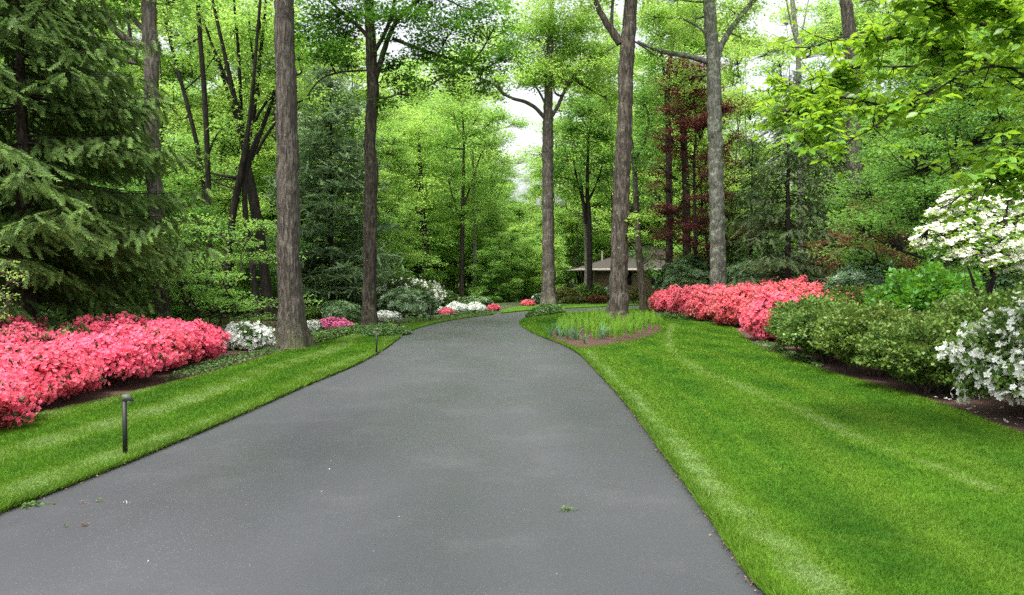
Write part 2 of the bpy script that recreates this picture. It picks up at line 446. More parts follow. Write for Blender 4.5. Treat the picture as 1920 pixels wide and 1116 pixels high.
LEFT_EDGE = smooth_curve(px_line([(0, 965), (120, 918), (235, 872), (340, 828), (470, 772), (560, 730), (655, 692), (712, 662), (745, 637), (766, 622), (815, 607.5), (870, 597.5), (925, 591), (965, 587), (1000, 583.5), (1060, 580.5), (1140, 577), (1215, 573.5)], pre=[(-3.9, -6), (-3.75, 0), (-3.6, 3)], post=[(9.5, 41), (16, 41)]), 0)
RIGHT_EDGE = smooth_curve(px_line([(1430, 1116), (1380, 1042), (1330, 968), (1245, 852), (1205, 795), (1165, 746), (1120, 697), (1085, 661), (1040, 641), (1000, 627), (978, 614), (972, 606), (985, 597.5), (1012, 592), (1060, 588), (1140, 584), (1215, 579)], pre=[(2.3, -6), (1.75, 1.0), (1.45, 2.5)], post=[(9.5, 37), (16, 37)]), 0)

def loft(A, B, na, nb, z, rngw=None, tone=None):
    s = np.linspace(0, 1, nb)[None, :, None]
    P = A[:, None, :] * (1 - s) + B[:, None, :] * s
    zz = np.full(P.shape[:2] + (1,), z)
    V = np.concatenate([P, zz], -1)
    i = np.arange(na * nb).reshape(na, nb)
    q = np.stack([i[:-1, :-1], i[1:, :-1], i[1:, 1:], i[:-1, 1:]], -1).reshape(-1, 4)
    return V, q
n = 220
kA = [(0, 0), (1, 1)]
A, B = resample_t(LEFT_EDGE, None, n), resample_t(RIGHT_EDGE, None, n)
# pair up the two edges by distance along the drive
def pair_by_y(A_, B_, n):
    out = []
    return A_, B_
V, q = loft(A, B, n, 24, .012)
d_m = MB(); d_m.add(V, quads=q)
tag(d_m.build('driveway', M['drive']), kind='structure')

# lawns: a sheet between the drive's edge and the bed's edge, 4 cm above the drive
def seg_dist(P, L):
    d = np.full(len(P), 1e9)
    for a, b in zip(L[:-1], L[1:]):
        ab = b - a; t = np.clip(((P - a) @ ab) / (ab @ ab + 1e-9), 0, 1)
        d = np.minimum(d, np.linalg.norm(P - (a + t[:, None] * ab), axis=1))
    return d
STRIPES = [
    ([(1098, 662), (1140, 708), (1182, 748), (1262, 840), (1340, 930), (1425, 1010), (1520, 1100), (1600, 1180)], .19, .8),
    ([(1262, 610), (1252, 630), (1256, 655), (1290, 690), (1380, 727), (1470, 764), (1540, 797), (1640, 842)], .17, .72),
    ([(1540, 797), (1640, 842), (1750, 885), (1870, 932)], .13, .65),
    ([(1165, 668), (1250, 722), (1340, 792), (1460, 895)], .045, .45),
    ([(1345, 678), (1400, 705), (1455, 728)], .05, .4),
    ([(1440, 1015), (1560, 1022), (1700, 1040), (1800, 1070)], .06, .35),
    ([(1090, 660), (1170, 650), (1250, 628)], .22, .40),
    ([(1300, 618), (1290, 640), (1330, 670)], .06, .30),
    ([(1470, 764), (1560, 800), (1660, 820), (1800, 850)], .35, .15),
]
STRIPES = [(smooth_curve(px_line(l), 0), w, s) for l, w, s in STRIPES]
_ph = rng.uniform(0, 6.28, 12)
def tone_right(P):
    t = np.zeros(len(P))
    for L, w, s in STRIPES:
        dd = seg_dist(P, L)
        wob = .75 + .25 * np.sin(P[:, 0] * 9 + P[:, 1] * 5) * np.sin(P[:, 1] * 7.3)
        t = np.maximum(t, s * np.exp(-(dd / w) ** 2 * .8) * wob)
    e = seg_dist(P, RIGHT_EDGE)
    band = .5 + .5 * np.sin(e * 2 * math.pi / 1.15 + .8 * np.sin(P[:, 1] * .4))
    t = np.maximum(t, .36 * band ** 2)
    return t
def tone_left(P):
    e = seg_dist(P, LEFT_EDGE)
    w = e + .10 * np.sin(P[:, 1] * .9)
    t = .62 * np.clip(.42 + .95 * np.sin(w * 2 * math.pi / 1.05 + 1.1), 0, 1)
    t = t + .14 * np.exp(-((w - .95) / .25) ** 2)
    return t * (.7 + .3 * np.sin(P[:, 0] * 5 + P[:, 1] * 3.1) * np.sin(P[:, 1] * 4.3)) + .05
BED_R = smooth_curve(px_line([(1920, 822), (1850, 796), (1800, 775), (1700, 741), (1560, 704), (1470, 672), (1410, 648), (1385, 625), (1370, 611), (1250, 599), (1222, 588), (1218, 580)], pre=[(7.0, -6), (6.6, 0), (5.7, 4.5)]), 0)
BED_L = smooth_curve(px_line([(0, 797), (120, 772), (250, 741), (440, 692), (520, 664), (580, 653), (625, 640), (690, 622), (750, 610), (830, 600.5), (880, 595), (925, 590)], pre=[(-7.2, -6), (-6.6, 0), (-5.9, 5)]), 0)
Ledge = LEFT_EDGE[[i for i in range(len(LEFT_EDGE)) if LEFT_EDGE[i][1] < 31.5 and LEFT_EDGE[i][0] < -.9]]
def lawn(name, A0, B0, tonef, n, m, z=.045, knA=None, knB=None):
    A_, B_ = resample_t(A0, knA, n), resample_t(B0, knB, n)
    A_ = A_ + rng.normal(0, .011, A_.shape) * (A_[:, 1:2] < 22)
    V, q = loft(A_, B_, n, m, z)
    # turf edge: drop to the ground
    mbl = MB(); flat = V.reshape(-1, 3)
    mbl.add(flat, quads=q, tone=tonef(flat[:, :2]))
    for E in (A_, B_):
        top = np.concatenate([E, np.full((n, 1), z)], 1); bot = np.concatenate([E, np.full((n, 1), .0)], 1)
        i = np.arange(n - 1)
        mbl.add(np.concatenate([top, bot]), quads=np.stack([i, i + 1, i + 1 + n, i + n], 1), tone=0)
    o = tag(mbl.build(name, M['lawn']), kind='structure')
    return A_, B_
# right: knots keep near with near and the island's nose with the far bed
def frac(P, y=None, pt=None):
    s = np.concatenate([[0], np.cumsum(np.linalg.norm(np.diff(P, axis=0), axis=1))]); s /= s[-1]
    return s[np.argmin(np.linalg.norm(P - np.asarray(pt), axis=1))]
Redge = RIGHT_EDGE[RIGHT_EDGE[:, 0] < 9]
kn_a = [(0, 0), (.35, frac(Redge, pt=G(1245, 852))), (.6, frac(Redge, pt=G(1085, 661))), (.85, frac(Redge, pt=G(975, 606))), (1, 1)]
kn_b = [(0, 0), (.35, frac(BED_R, pt=G(1850, 796))), (.6, frac(BED_R, pt=G(1410, 648))), (.85, frac(BED_R, pt=G(1300, 604))), (1, 1)]
RA, RB = lawn('lawn_right', Redge, BED_R, tone_right, 420, 130, knA=kn_a, knB=kn_b)
LA, LB = lawn('lawn_left', Ledge, BED_L, tone_left, 420, 60)
# strip of lawn beyond the bend
FA = px_line([(940, 588.2), (965, 585.5), (1000, 582), (1060, 579), (1140, 575.5), (1215, 572)], post=[(9.5, 42), (16, 42)])
FB = px_line([(938, 585), (955, 579), (1000, 572), (1060, 571), (1140, 569), (1215, 567)], post=[(9.5, 46), (16, 46)])
lawn('lawn_far', FA, FB, lambda P: np.full(len(P), .15), 60, 4)

# grass blades where the lens can resolve them
def blades(name, A_, B_, tonef, N, label, rr, dmax=38, extra_edge=None):
    ia = rr.uniform(0, len(A_) - 1.001, N * 6); i0 = ia.astype(int); f = (ia - i0)[:, None]
    a = A_[i0] * (1 - f) + A_[i0 + 1] * f; b = B_[i0] * (1 - f) + B_[i0 + 1] * f
    s = rr.uniform(-.004, 1.0, len(ia))[:, None]
    P = a * (1 - s) + b * s
    seglen = np.linalg.norm(b - a, axis=1) * np.linalg.norm(A_[i0 + 1] - A_[i0], axis=1)
    d = np.maximum(P[:, 1], 2.5)
    w = seglen / d ** 1.7
    vis = (P[:, 1] > 1.0) & (P[:, 1] < dmax) & (np.abs(P[:, 0]) / d < 1.7)
    w = w * vis; w = w / w.sum()
    pick = rr.choice(len(P), size=N, p=w)
    P = P[pick] + rr.normal(0, .012, (N, 2)); d = np.maximum(P[:, 1], 3.0)
    tn = np.clip(tonef(P) * rr.uniform(.55, 1.2, N), 0, 1)
    h = rr.uniform(.012, .031, N) * (1 + .2 * np.clip(d / 6 - 1, 0, 1.0)); wd = .0022 * np.clip(d / 4, 1, 5)
    yaw = rr.uniform(0, 2 * math.pi, N)
    lean = rr.normal(0, .55, (N, 2)) * h[:, None]
    lean[:, 1] -= (tn * 1.0) * h
    base = np.concatenate([P, np.full((N, 1), .043)], 1)
    sx = np.stack([np.cos(yaw) * wd, np.sin(yaw) * wd, np.zeros(N)], 1)
    tip = base + np.stack([lean[:, 0], lean[:, 1], h], 1)
    V = np.stack([base - sx, base + sx, tip], 1).reshape(-1, 3)
    m_ = MB(); m_.add(V, tris=np.arange(N * 3).reshape(-1, 3), tone=np.repeat(tn, 3))
    return tag(m_.build(name, M['blade']), label, 'grass', kind='stuff')
blades('grass', RA, RB, tone_right, 520000, 'short mown grass on the lawn right of the driveway', rng)
blades('grass', LA, LB, tone_left, 300000, 'short mown grass on the strip of lawn left of the driveway', rng)
# shaggy tufts and dead leaves along both edges of the asphalt
def edge_fringe(name, edge, label, rr, side, N):
    s = np.concatenate([[0], np.cumsum(np.linalg.norm(np.diff(edge, axis=0), axis=1))])
    ys = rr.uniform(0, 1, N) ** 1.6 * 17 + 2.0
    ok = edge[:, 1]
    k = np.argmax(edge[:, 1] > 20)
    t = np.interp(ys, edge[:k, 1], s[:k])
    P = np.stack([np.interp(t, s, edge[:, 0]), np.interp(t, s, edge[:, 1])], 1)
    P[:, 0] += side * (np.abs(rr.normal(0, .045, N)) - .022)
    d = np.maximum(P[:, 1], 3)
    h = rr.uniform(.03, .075, N); wd = .003 * np.clip(d / 4, 1, 4); yaw = rr.uniform(0, 6.28, N)
    base = np.concatenate([P, np.full((N, 1), .02)], 1)
    sx = np.stack([np.cos(yaw) * wd, np.sin(yaw) * wd, np.zeros(N)], 1)
    tip = base + np.stack([-side * rr.uniform(-.6, 1, N) * h, rr.normal(0, .5, N) * h, h], 1)
    m_ = MB(); m_.add(np.stack([base - sx, base + sx, tip], 1).reshape(-1, 3), tris=np.arange(N * 3).reshape(-1, 3), tone=np.repeat(rr.uniform(0, .5, N), 3))
    tag(m_.build(name, M['blade']), label, 'grass', kind='stuff')
    N2 = 2200
    ys = rr.uniform(0, 1, N2) ** 1.5 * 15 + 2; t = np.interp(ys, edge[:k, 1], s[:k])
    P = np.stack([np.interp(t, s, edge[:, 0]), np.interp(t, s, edge[:, 1])], 1)
    P[:, 0] -= side * rr.normal(0.01, .03, N2)
    T = np.concatenate([P, rr.uniform(.016, .03, (N2, 1))], 1)
    m_ = MB(); m_.tile(*LEAF, rots(rr, N2, .5), T, rr.uniform(.008, .022, N2))
    tag(m_.build('leaf_litter', M['litter']), label.replace('long grass', 'dry brown leaf litter'), 'leaf litter', kind='stuff')
edge_fringe('grass_fringe', LEFT_EDGE, 'long grass along the left edge of the asphalt', rng, -1, 26000)
edge_fringe('grass_fringe', RIGHT_EDGE, 'long grass along the right edge of the asphalt', rng, 1, 26000)

# mulch beds
def fan(name, pts, z, m, mound=0.0, kind='structure', label=None, cat=None):
    P = smooth_curve(np.vstack([pts, pts[:1]]), 0)[:-1]; c = P.mean(0)
    rings = np.linspace(0, 1, 9); V = []
    for r_ in rings:
        r2 = rng.uniform(-.012, .012, len(P)) * (r_ > .1)
        V.append(np.concatenate([c + (P - c) * r_ * (1 + r2[:, None] * (1 if r_ == 1 else 0)), np.full((len(P), 1), z + mound * (1 - r_ ** 2)) + (rng.normal(0, .006, (len(P), 1)) if 0 < r_ < 1 else 0)], 1))
    V = np.array(V); k = len(P); q = []
    for i in range(8):
        for j in range(k):
            q.append((i * k + j, (i + 1) * k + j, (i + 1) * k + (j + 1) % k, i * k + (j + 1) % k))
    m_ = MB(); m_.add(V.reshape(-1, 3), quads=q)
    E = V[-1]; bot = E.copy(); bot[:, 2] = 0.0
    jj = np.arange(k)
    m_.add(np.concatenate([E, bot]), quads=np.stack([jj, jj + k, (jj + 1) % k + k, (jj + 1) % k], 1))
    return tag(m_.build(name, m), label, cat, kind=kind)
ISLAND = px_line([(1035, 641), (1062, 652), (1085, 657), (1130, 652), (1180, 645), (1225, 632), (1246, 620), (1240, 612), (1205, 603), (1150, 600), (1090, 606), (1045, 618), (1028, 630)])
fan('mulch_bed', ISLAND, .052, M['mulch_red'], .06)
bl = np.array(BED_L); far = bl.copy(); far[:, 0] -= 9
V, q = loft(resample_t(bl + [.0, 0], None, 90), resample_t(far, None, 90), 90, 8, .02)
m_ = MB(); m_.add(V, quads=q); tag(m_.build('planting_bed', M['mulch']), kind='structure')
br = np.array(BED_R); far = br.copy(); far[:, 0] += 7
V, q = loft(resample_t(br, None, 90), resample_t(far, None, 90), 90, 8, .02)
m_ = MB(); m_.add(V, quads=q); tag(m_.build('planting_bed', M['mulch']), kind='structure')

# ------------------------------------------------------------------ trees
def bez(a, b, rr, sag=.15, n=6, up=.35):
    """a limb from a to b: leaves a outwards, then turns up"""
    a, b = np.asarray(a, float), np.asarray(b, float); L = np.linalg.norm(b - a)
    c = (a + b) / 2 + np.array([0, 0, -up * L * .3]) + rr.normal(0, .07 * L, 3)
    t = np.linspace(0, 1, n)[:, None]
    return (1 - t) ** 2 * a + 2 * t * (1 - t) * c + t ** 2 * b

def foliage(mb_l, mb_w, rr, centres, src, size, leaves, leaf, flat=.45, clumps=9, tmpl=LEAF, twig=.012, droop=.15, tilt=.5, cf=.42):
    """leaf clouds: each centre (with source point on a limb) gets sub-clumps on twigs, leaves scattered round each"""
    for c, s0, sz, nl in zip(centres, src, size, leaves):
        cl = rr.normal(0, 1, (clumps, 3)); cl /= np.linalg.norm(cl, axis=1)[:, None]
        cl *= rr.uniform(.05, 1.15, (clumps, 1)) ** .6
        C = c + cl * np.array([sz, sz, sz * flat * 1.3])
        for p in C:
            if mb_w is not None:
                mid = s0 + (p - s0) * .5 + rr.normal(0, .1 * sz, 3)
                mb_w.tube([s0, mid, p, p + (p - mid) * .35], [twig * sz ** .5 * 1.6, twig * sz ** .5, twig * .6, twig * .25], 3)
        k = rr.integers(0, clumps, nl)
        cs = sz * cf
        off = rr.normal(0, 1, (nl, 3)) * np.array([cs, cs, cs * flat * .7])
        T = C[k] + off
        mb_l.tile(*tmpl, rots(rr, nl, tilt, droop), T, rr.uniform(.65, 1.25, nl) * leaf)

def gen_tree(name, seed, H, zb, R, r0, limbs=16, leaves=20000, leaf=.16, flat=.45, bend=.35, clumps=8, bark='bark_thin', lm='spring', stems=1, top=.35, csz=.30, shape=.55, twk=1.0, parent=None, thin=1.0):
    rr = np.random.default_rng(seed)
    root = parent or empty(name)
    wood, crown = MB(), MB()
    nst = stems
    for sidx in range(nst):
        k = 12; z = np.linspace(0, H * (.92 if nst == 1 else .85), k)
        off = np.cumsum(rr.normal(0, bend * .3, (k, 2)), axis=0) * (z[:, None] / H); off[0] = 0
        if nst > 1:
            a = 2 * math.pi * sidx / nst + rr.uniform(-.4, .4)
            off += np.outer((z / H) ** .8 * R * .55, [math.cos(a), math.sin(a)])
        T = np.concatenate([off, z[:, None]], 1)
        rad = r0 * (1 - .88 * (z / z[-1]) ** .9) * (1 if nst == 1 else .6)
        rad[0] *= 1.35
        wood.tube(T, np.maximum(rad, .015), 9)
        nl = limbs // nst
        cs, srcs, szs = [], [], []
        for i in range(nl):
            u = (i + rr.uniform(0, 1)) / nl
            zc = zb + (H - zb) * u
            env = R * (math.sin(math.pi * min(1, max(0, .12 + .88 * (u ** shape)))) ** .55 * .9 + .1) * (1 if nst == 1 else .75)
            a = i * 2.4 + rr.uniform(-.5, .5)
            rad_c = env * rr.uniform(.45, .95)
            za = max(zb * .75, zc - rad_c * rr.uniform(.35, .9))
            base = np.array([np.interp(za, z, T[:, j]) for j in range(3)])
            ctr = np.array([np.interp(min(zc, z[-1]), z, T[:, j]) for j in range(3)]); ctr[2] = zc
            end = ctr + np.array([math.cos(a) * rad_c, math.sin(a) * rad_c, 0])
            p = bez(base, end, rr, n=6, up=.5)
            rb = max(.02, np.interp(za, z, rad) * .45)
            wood.tube(p, np.linspace(rb, .012, 6), 5)
            cs.append(end); srcs.append(p[4]); szs.append(csz * R * rr.uniform(.8, 1.25))
            cs.append(p[3] + rr.normal(0, .1 * R, 3)); srcs.append(p[2]); szs.append(csz * R * .8)
        foliage(crown, wood, rr, cs, srcs, szs, [int(leaves / nst / len(cs))] * len(cs), leaf, flat, int(clumps * 1.5), twig=.012 * twk, cf=.30)
    wood.build('trunk', M[bark], root)
    crown.build('crown', M[lm], root)
    return root

def conifer(seed, H, R, r0, whorl=.42, per=7, spray=.34, nt=26, droop=.35, bark='bark_thin', nm='spruce', zlow=.3, sub=.13, name='spruce_tree', width=.045, dense=1.0, pend=.6, low_in=0, pw=.72, jz=.28, dj=.38):
    rr = np.random.default_rng(seed)
    root = empty(name)
    wood, crown = MB(), MB()
    z = np.linspace(0, H, 14)
    wood.tube(np.stack([rr.normal(0, .02, 14), rr.normal(0, .02, 14), z], 1), r0 * (1 - z / H * .95), 9)
    # spray: a needled twig pointing along +y
    tv, tf, tt = [], [], []
    for i in range(nt):
        y = .06 + .9 * (i / nt); a = i * 2.4
        L = .30 * (1 - .45 * y) * rr.uniform(.8, 1.2); dx, dz = math.cos(a), math.sin(a) * .45
        b = np.array([0, y, 0]); e = b + np.array([dx * L * .75, L * .75, dz * L * .75])
        p = np.array([-dz, 0, dx]) * 0 + np.array([0, width * 1.3, 0])
        j = len(tv); tv += [b - p, b + p, e]; tf.append((j, j + 1, j + 2)); tt += [y * .55, y * .55, min(1, y * .9)]
    tv, tf, tt = np.array(tv), np.array(tf), np.clip(np.array(tt) - .25, 0, 1)
    TT, DD, SS, TN = [], [], [], []
    zz = zlow
    while zz < H * .985:
        u = zz / H
        npb = per if zz > .8 else per + 2
        for i in range(npb):
            a = rr.uniform(0, 2 * math.pi)
            L = R * (1 - u) ** pw * rr.uniform(.72, 1.12) + .12
            if low_in and zz < low_in: L *= .66
            dr = droop * (1 - u) * rr.uniform(.6, 1.3)
            s = np.linspace(0, 1, 9)
            h = np.array([math.cos(a), math.sin(a)])
            # out, sag, lift at the tip
            zc = zz + rr.uniform(-jz, jz) + L * (-dr * 1.1 * s + dr * .75 * s ** 2.6 + .12 * s * (u))
            P = np.stack([h[0] * L * s, h[1] * L * s, zc], 1)
            P[:, :2] += np.outer(np.sin(s * 3) * L * .06 * rr.normal(), [-h[1], h[0]])
            wood.tube(P, np.linspace(.007 + .006 * L, .003, 9), 4)
            q_ = np.array([-h[1], h[0]])
            m = max(3, int(L * .82 / sub * dense))
            ts = np.linspace(.16, 1, m)
            for ti, t in enumerate(ts):
                b = np.array([np.interp(t, s, P[:, j]) for j in range(3)])
                side = 1 if ti % 2 else -1
                l2 = (.36 * L * (1 - t) ** .7 + .16) * rr.uniform(.7, 1.2)
                ang = math.radians(rr.uniform(38, 68))
                d2 = np.array([h[0] * math.cos(ang) + side * q_[0] * math.sin(ang), h[1] * math.cos(ang) + side * q_[1] * math.sin(ang), -.12])
                ns = max(1, int(l2 / (spray * .42)))
                for e in range(ns):
                    f = (e + .3) / ns
                    pos = b + d2 * l2 * f + np.array([0, 0, -pend * .22 * l2 * f * f])
                    dd = d2 + np.array([rr.normal(0, dj), rr.normal(0, dj), (dj - .38) * rr.normal(.5, 1) - pend * rr.uniform(.2, 1.3)])
                    TT.append(pos); DD.append(dd); SS.append(spray * rr.uniform(.7, 1.15)); TN.append(rr.uniform(-.1, .35) * (.4 + .6 * t))
        zz += whorl * (1 - .35 * u) * rr.uniform(.8, 1.2)
    TT, DD = np.array(TT), np.array(DD)
    crown.tile(tv, tf, rots(rr, len(TT), .3, dirs=DD), TT, np.array(SS), tone=np.array(TN), ttone=tt)
    wood.build('trunk', M[bark], root)
    crown.build('crown', M[nm], root)
    return root

def hero(name, D, strokes, label, bark, clouds=(), lm='mid', leaf=.14, depth_var=1.0, seed=1, k=20, upper=None, cat='tree', flare=1.5, tmpl=LEAF, group=None, clumps=20, flat=.75, twig=.010, lump=.02, tilt=.5, droop=.15):
    """a tree whose stems follow the given lines (x, y, width) seen at distance D; clouds (x, y, r, n, dy)"""
    rr = np.random.default_rng(seed)
    b = strokes[0][0]; bx, by = W(b[0], b[1], D)[0], D
    root = empty(name, (bx, by, 0), label=label, cat=cat, group=group)
    wood = MB(); allp = []
    for si, st in enumerate(strokes):
        pts = np.array([W(p[0], p[1], D) for p in st]) - [bx, by, 0]
        dy = 0 if si == 0 else rr.uniform(-.25, .25)
        ln = np.linspace(0, 1, len(pts)); pts[:, 1] += dy * ln * np.linalg.norm(pts[-1] - pts[0])
        rad = np.array([p[2] for p in st]) / F_PX * D / 2
        if si == 0: pts[0, 2] = min(pts[0, 2], -.05)
        nseg = max(6, int(np.linalg.norm(pts[-1] - pts[0]) / (.16 if k > 12 else .6)))
        s = np.concatenate([[0], np.cumsum(np.linalg.norm(np.diff(pts, axis=0), axis=1))])
        t = np.linspace(0, s[-1], nseg)
        pp = np.stack([np.interp(t, s, pts[:, j]) for j in range(3)], 1)
        # round off the corners of the traced line
        for _ in range(2): pp[1:-1] = (pp[:-2] + 2 * pp[1:-1] + pp[2:]) / 4
        rd = np.interp(t, s, rad)
        if si == 0: rd = rd * (1 + (flare - 1) * np.exp(-np.maximum(0, pp[:, 2]) / (rad[0] * 1.5 + .05)))
        kk = k if si == 0 else max(5, k // 2)
        pp[1:-1, :2] += rr.normal(0, 1, (len(pp) - 2, 2)) * rd[1:-1, None] * .06
        wood.tube(pp, rd, kk, lump=lump, rng=rr, lobes=.5 if si == 0 and k > 14 else 0)
        allp.append(pp)
    AP = np.concatenate(allp)
    crown = MB(); cs, src, szs, nl = [], [], [], []
    for (px, py, r, nn_, dy) in clouds:
        c = W(px, py, D + dy) - [bx, by, 0]
        lower = AP
        d = np.linalg.norm(lower - c, axis=1) + .5 * np.abs(lower[:, 2] - c[2] + .35 * np.linalg.norm((lower - c)[:, :2], axis=1))
        s0 = lower[np.argmin(d)]
        sz = r / F_PX * D
        L = np.linalg.norm(c - s0)
        p = bez(s0, c, rr, n=7, up=.3)
        r1 = min(.02 + .014 * L, .07) * (D / 20) ** .4
        wood.tube(p, np.linspace(r1, .012, 7), 6)
        cs.append(c); src.append(p[4]); szs.append(sz); nl.append(nn_)
    if upper:                                          # the crown above the picture
        (H, R, n, uleaf) = upper
        top = AP[np.argmax(AP[:, 2])]
        tr_ = np.array([top, top + [rr.normal(0, .3), rr.normal(0, .3), (H - top[2]) * .5], [top[0] + .4, top[1], H]])
        wood.tube(tr_, [rd0 for rd0 in (np.array([p[2] for p in strokes[0]])[-1] / F_PX * D / 2, .08, .02)], 8)
        for i in range(12):
            u = (i + .5) / 12; zc = top[2] + 1.5 + (H - top[2] - 1.5) * u; a = i * 2.4
            e = np.array([top[0] + math.cos(a) * R * rr.uniform(.4, .9), top[1] + math.sin(a) * R * rr.uniform(.4, .9), zc])
            s0 = top + (tr_[2] - top) * max(0, u - .15)
            p = bez(s0, e, rr, n=6, up=.4); wood.tube(p, np.linspace(.09, .015, 6), 5)
            cs.append(e); src.append(p[4]); szs.append(R * .38); nl.append(n // 12)
    if cs:
        foliage(crown, None, rr, cs, src, szs, nl, leaf, flat, clumps, tmpl, tilt=tilt, droop=droop, cf=.24)
        for c, s0, sz in zip(cs, src, szs):
            for _ in range(9):
                d = rr.normal(0, 1, 3); d /= np.linalg.norm(d); p = c + d * np.array([sz, sz, sz * flat]) * rr.uniform(.5, 1.1)
                m1 = s0 + (p - s0) * .5 + rr.normal(0, .08 * sz, 3)
                wood.tube([s0, m1, p], [twig * 1.4, twig, twig * .4], 4)
    wood.build('trunk', M[bark], root, smooth=True)
    if cs:
        crown.build('crown', M[lm], root)
    return root

# --- the tall foreground trunks
hero('oak_tree', 16, [[(549, 657, 52), (546, 600, 44), (542, 480, 41), (540, 330, 39), (537, 180, 37), (533, 60, 35), (531, -60, 33), (533, -260, 30)]],
     'tall straight trunk with brown furrowed bark between the pink azaleas and the left lawn', 'bark_big', seed=11, k=28, upper=(21, 5, 9000, .2), lm='spring', flare=1.35, lump=.018)
hero('maple_tree', 22.3, [
    [(692, 620, 27), (692, 560, 25), (694, 480, 24), (693, 400, 24), (697, 310, 24), (692, 270, 21), (699, 180, 22), (697, 120, 21), (694, 60, 18), (692, 0, 17), (688, -120, 13), (690, -260, 8)],
    [(703, 150, 12), (712, 120, 11), (728, 70, 9), (745, 35, 8), (775, 10, 6), (810, -30, 5)],
    [(700, 100, 9), (722, 70, 7), (740, 30, 6), (750, -30, 5)],
    [(690, 70, 9), (670, 45, 7), (640, 20, 6), (600, -20, 5)],
    [(735, 72, 7), (790, 90, 6), (850, 105, 5), (900, 120, 3)],
    [(690, 132, 4), (640, 134, 3.5), (600, 145, 3), (575, 180, 2.5)]],
    'dark ridged trunk on the left lawn strip under drooping dark green leaves', 'bark_ridge',
    clouds=[(600, 30, 60, 1500, 0), (640, 70, 50, 1400, .5), (610, 95, 50, 1100, -.5), (740, 30, 60, 1300, -1), (790, 20, 60, 1300, 0), (840, 60, 60, 1200, -.6), (800, 100, 52, 1000, .4),
            (870, 105, 48, 800, -.6), (915, 125, 40, 500, 0), (930, 45, 60, 900, .5), (885, 20, 60, 1000, 0), (735, 130, 40, 800, .3), (770, 165, 40, 450, 0), (660, 20, 50, 900, 0), (650, 120, 34, 350, .6),
            (700, -60, 70, 1500, 0), (820, -60, 80, 1500, 0), (600, -50, 60, 1500, 0), (840, 150, 44, 500, 0), (900, 165, 30, 300, 0), (560, 60, 36, 500, 0), (950, 100, 44, 450, 0), (720, 190, 30, 300, 0)],
    lm='deep', leaf=.12, flat=.5, tilt=.35, seed=12, k=20, upper=(17, 4, 6000, .16), flare=1.25, lump=.035)
hero('tulip_tree', 38.5, [
    [(1028, 578, 27), (1028, 540, 24), (1028, 440, 22), (1027, 330, 21), (1027, 240, 20), (1028, 190, 16), (1030, 120, 12), (1034, 50, 9), (1036, -60, 6)],
    [(1022, 222, 8), (1005, 203, 7), (985, 192, 7), (962, 188, 6), (945, 180, 5), (925, 160, 5), (890, 148, 3.5), (840, 140, 2.5)],
    [(945, 180, 4), (935, 160, 3), (925, 140, 2)],
    [(1033, 220, 8), (1048, 195, 7), (1060, 165, 6), (1080, 140, 5), (1090, 110, 4), (1092, 80, 2.5), (1085, 40, 2)],
    [(1052, 180, 5), (1040, 175, 4), (1036, 130, 4), (1030, 90, 3)],
    [(1060, 160, 5), (1090, 130, 4), (1120, 110, 3), (1150, 95, 2)],
    [(1027, 205, 5), (1010, 170, 4), (990, 145, 3.5), (970, 120, 3), (950, 90, 2)]],
    'straight pale grey trunk forking high up, at the far tip of the island lawn', 'bark_pink',
    clouds=[(1030, 40, 60, 4200, 0), (1050, 100, 50, 3200, 1), (990, 70, 55, 3600, 0), (1085, 50, 50, 3000, 0), (940, 150, 38, 1200, 0), (880, 145, 44, 1500, 0), (1100, 110, 46, 2600, 0), (1000, 130, 42, 1900, -1), (1020, 150, 34, 1200, 0), (1125, 50, 50, 2400, 2), (1140, 130, 44, 1800, 2), (900, 90, 50, 1800, 3), (1090, 160, 36, 1200, 1), (1150, 190, 40, 1200, 3), (840, 170, 40, 900, 4), (780, 160, 40, 900, 4), (985, 140, 30, 900, 0),
            (1040, -40, 80, 2500, 0), (960, 20, 50, 1500, 0), (850, 135, 30, 400, 0), (1130, 90, 36, 800, 0), (920, 100, 36, 500, 0), (1060, 150, 26, 400, 0)],
    lm='lime', leaf=.15, seed=13, k=18, upper=(24, 7, 7000, .24), flare=1.3)
hero('oak_tree', 23.4, [
    [(1157, 613, 36), (1158, 570, 33), (1160, 500, 31), (1163, 400, 31), (1167, 300, 29), (1172, 200, 27), (1172, 130, 28), (1178, 60, 26), (1183, 0, 23), (1188, -120, 19), (1190, -260, 14)],
    [(1163, 82, 16), (1150, 60, 14), (1135, 40, 12), (1120, 10, 10), (1108, -30, 8), (1095, -120, 6)],
    [(1146, 52, 8), (1148, 20, 6), (1152, -40, 4)],
    [(1186, 75, 3.5), (1200, 84, 3), (1218, 90, 2.5), (1240, 108, 2)]],
    'leaning trunk with flaking lichen patches rising from the fern bed on the island', 'bark_patch',
    clouds=[(1110, -40, 50, 1300, 0), (1200, -50, 60, 1500, 0), (1188, 410, 11, 90, -.2), (1187, 440, 8, 50, -.2)], lm='lime', leaf=.13, seed=14, k=22, upper=(22, 5.5, 7000, .2), flare=1.4, lump=.03)
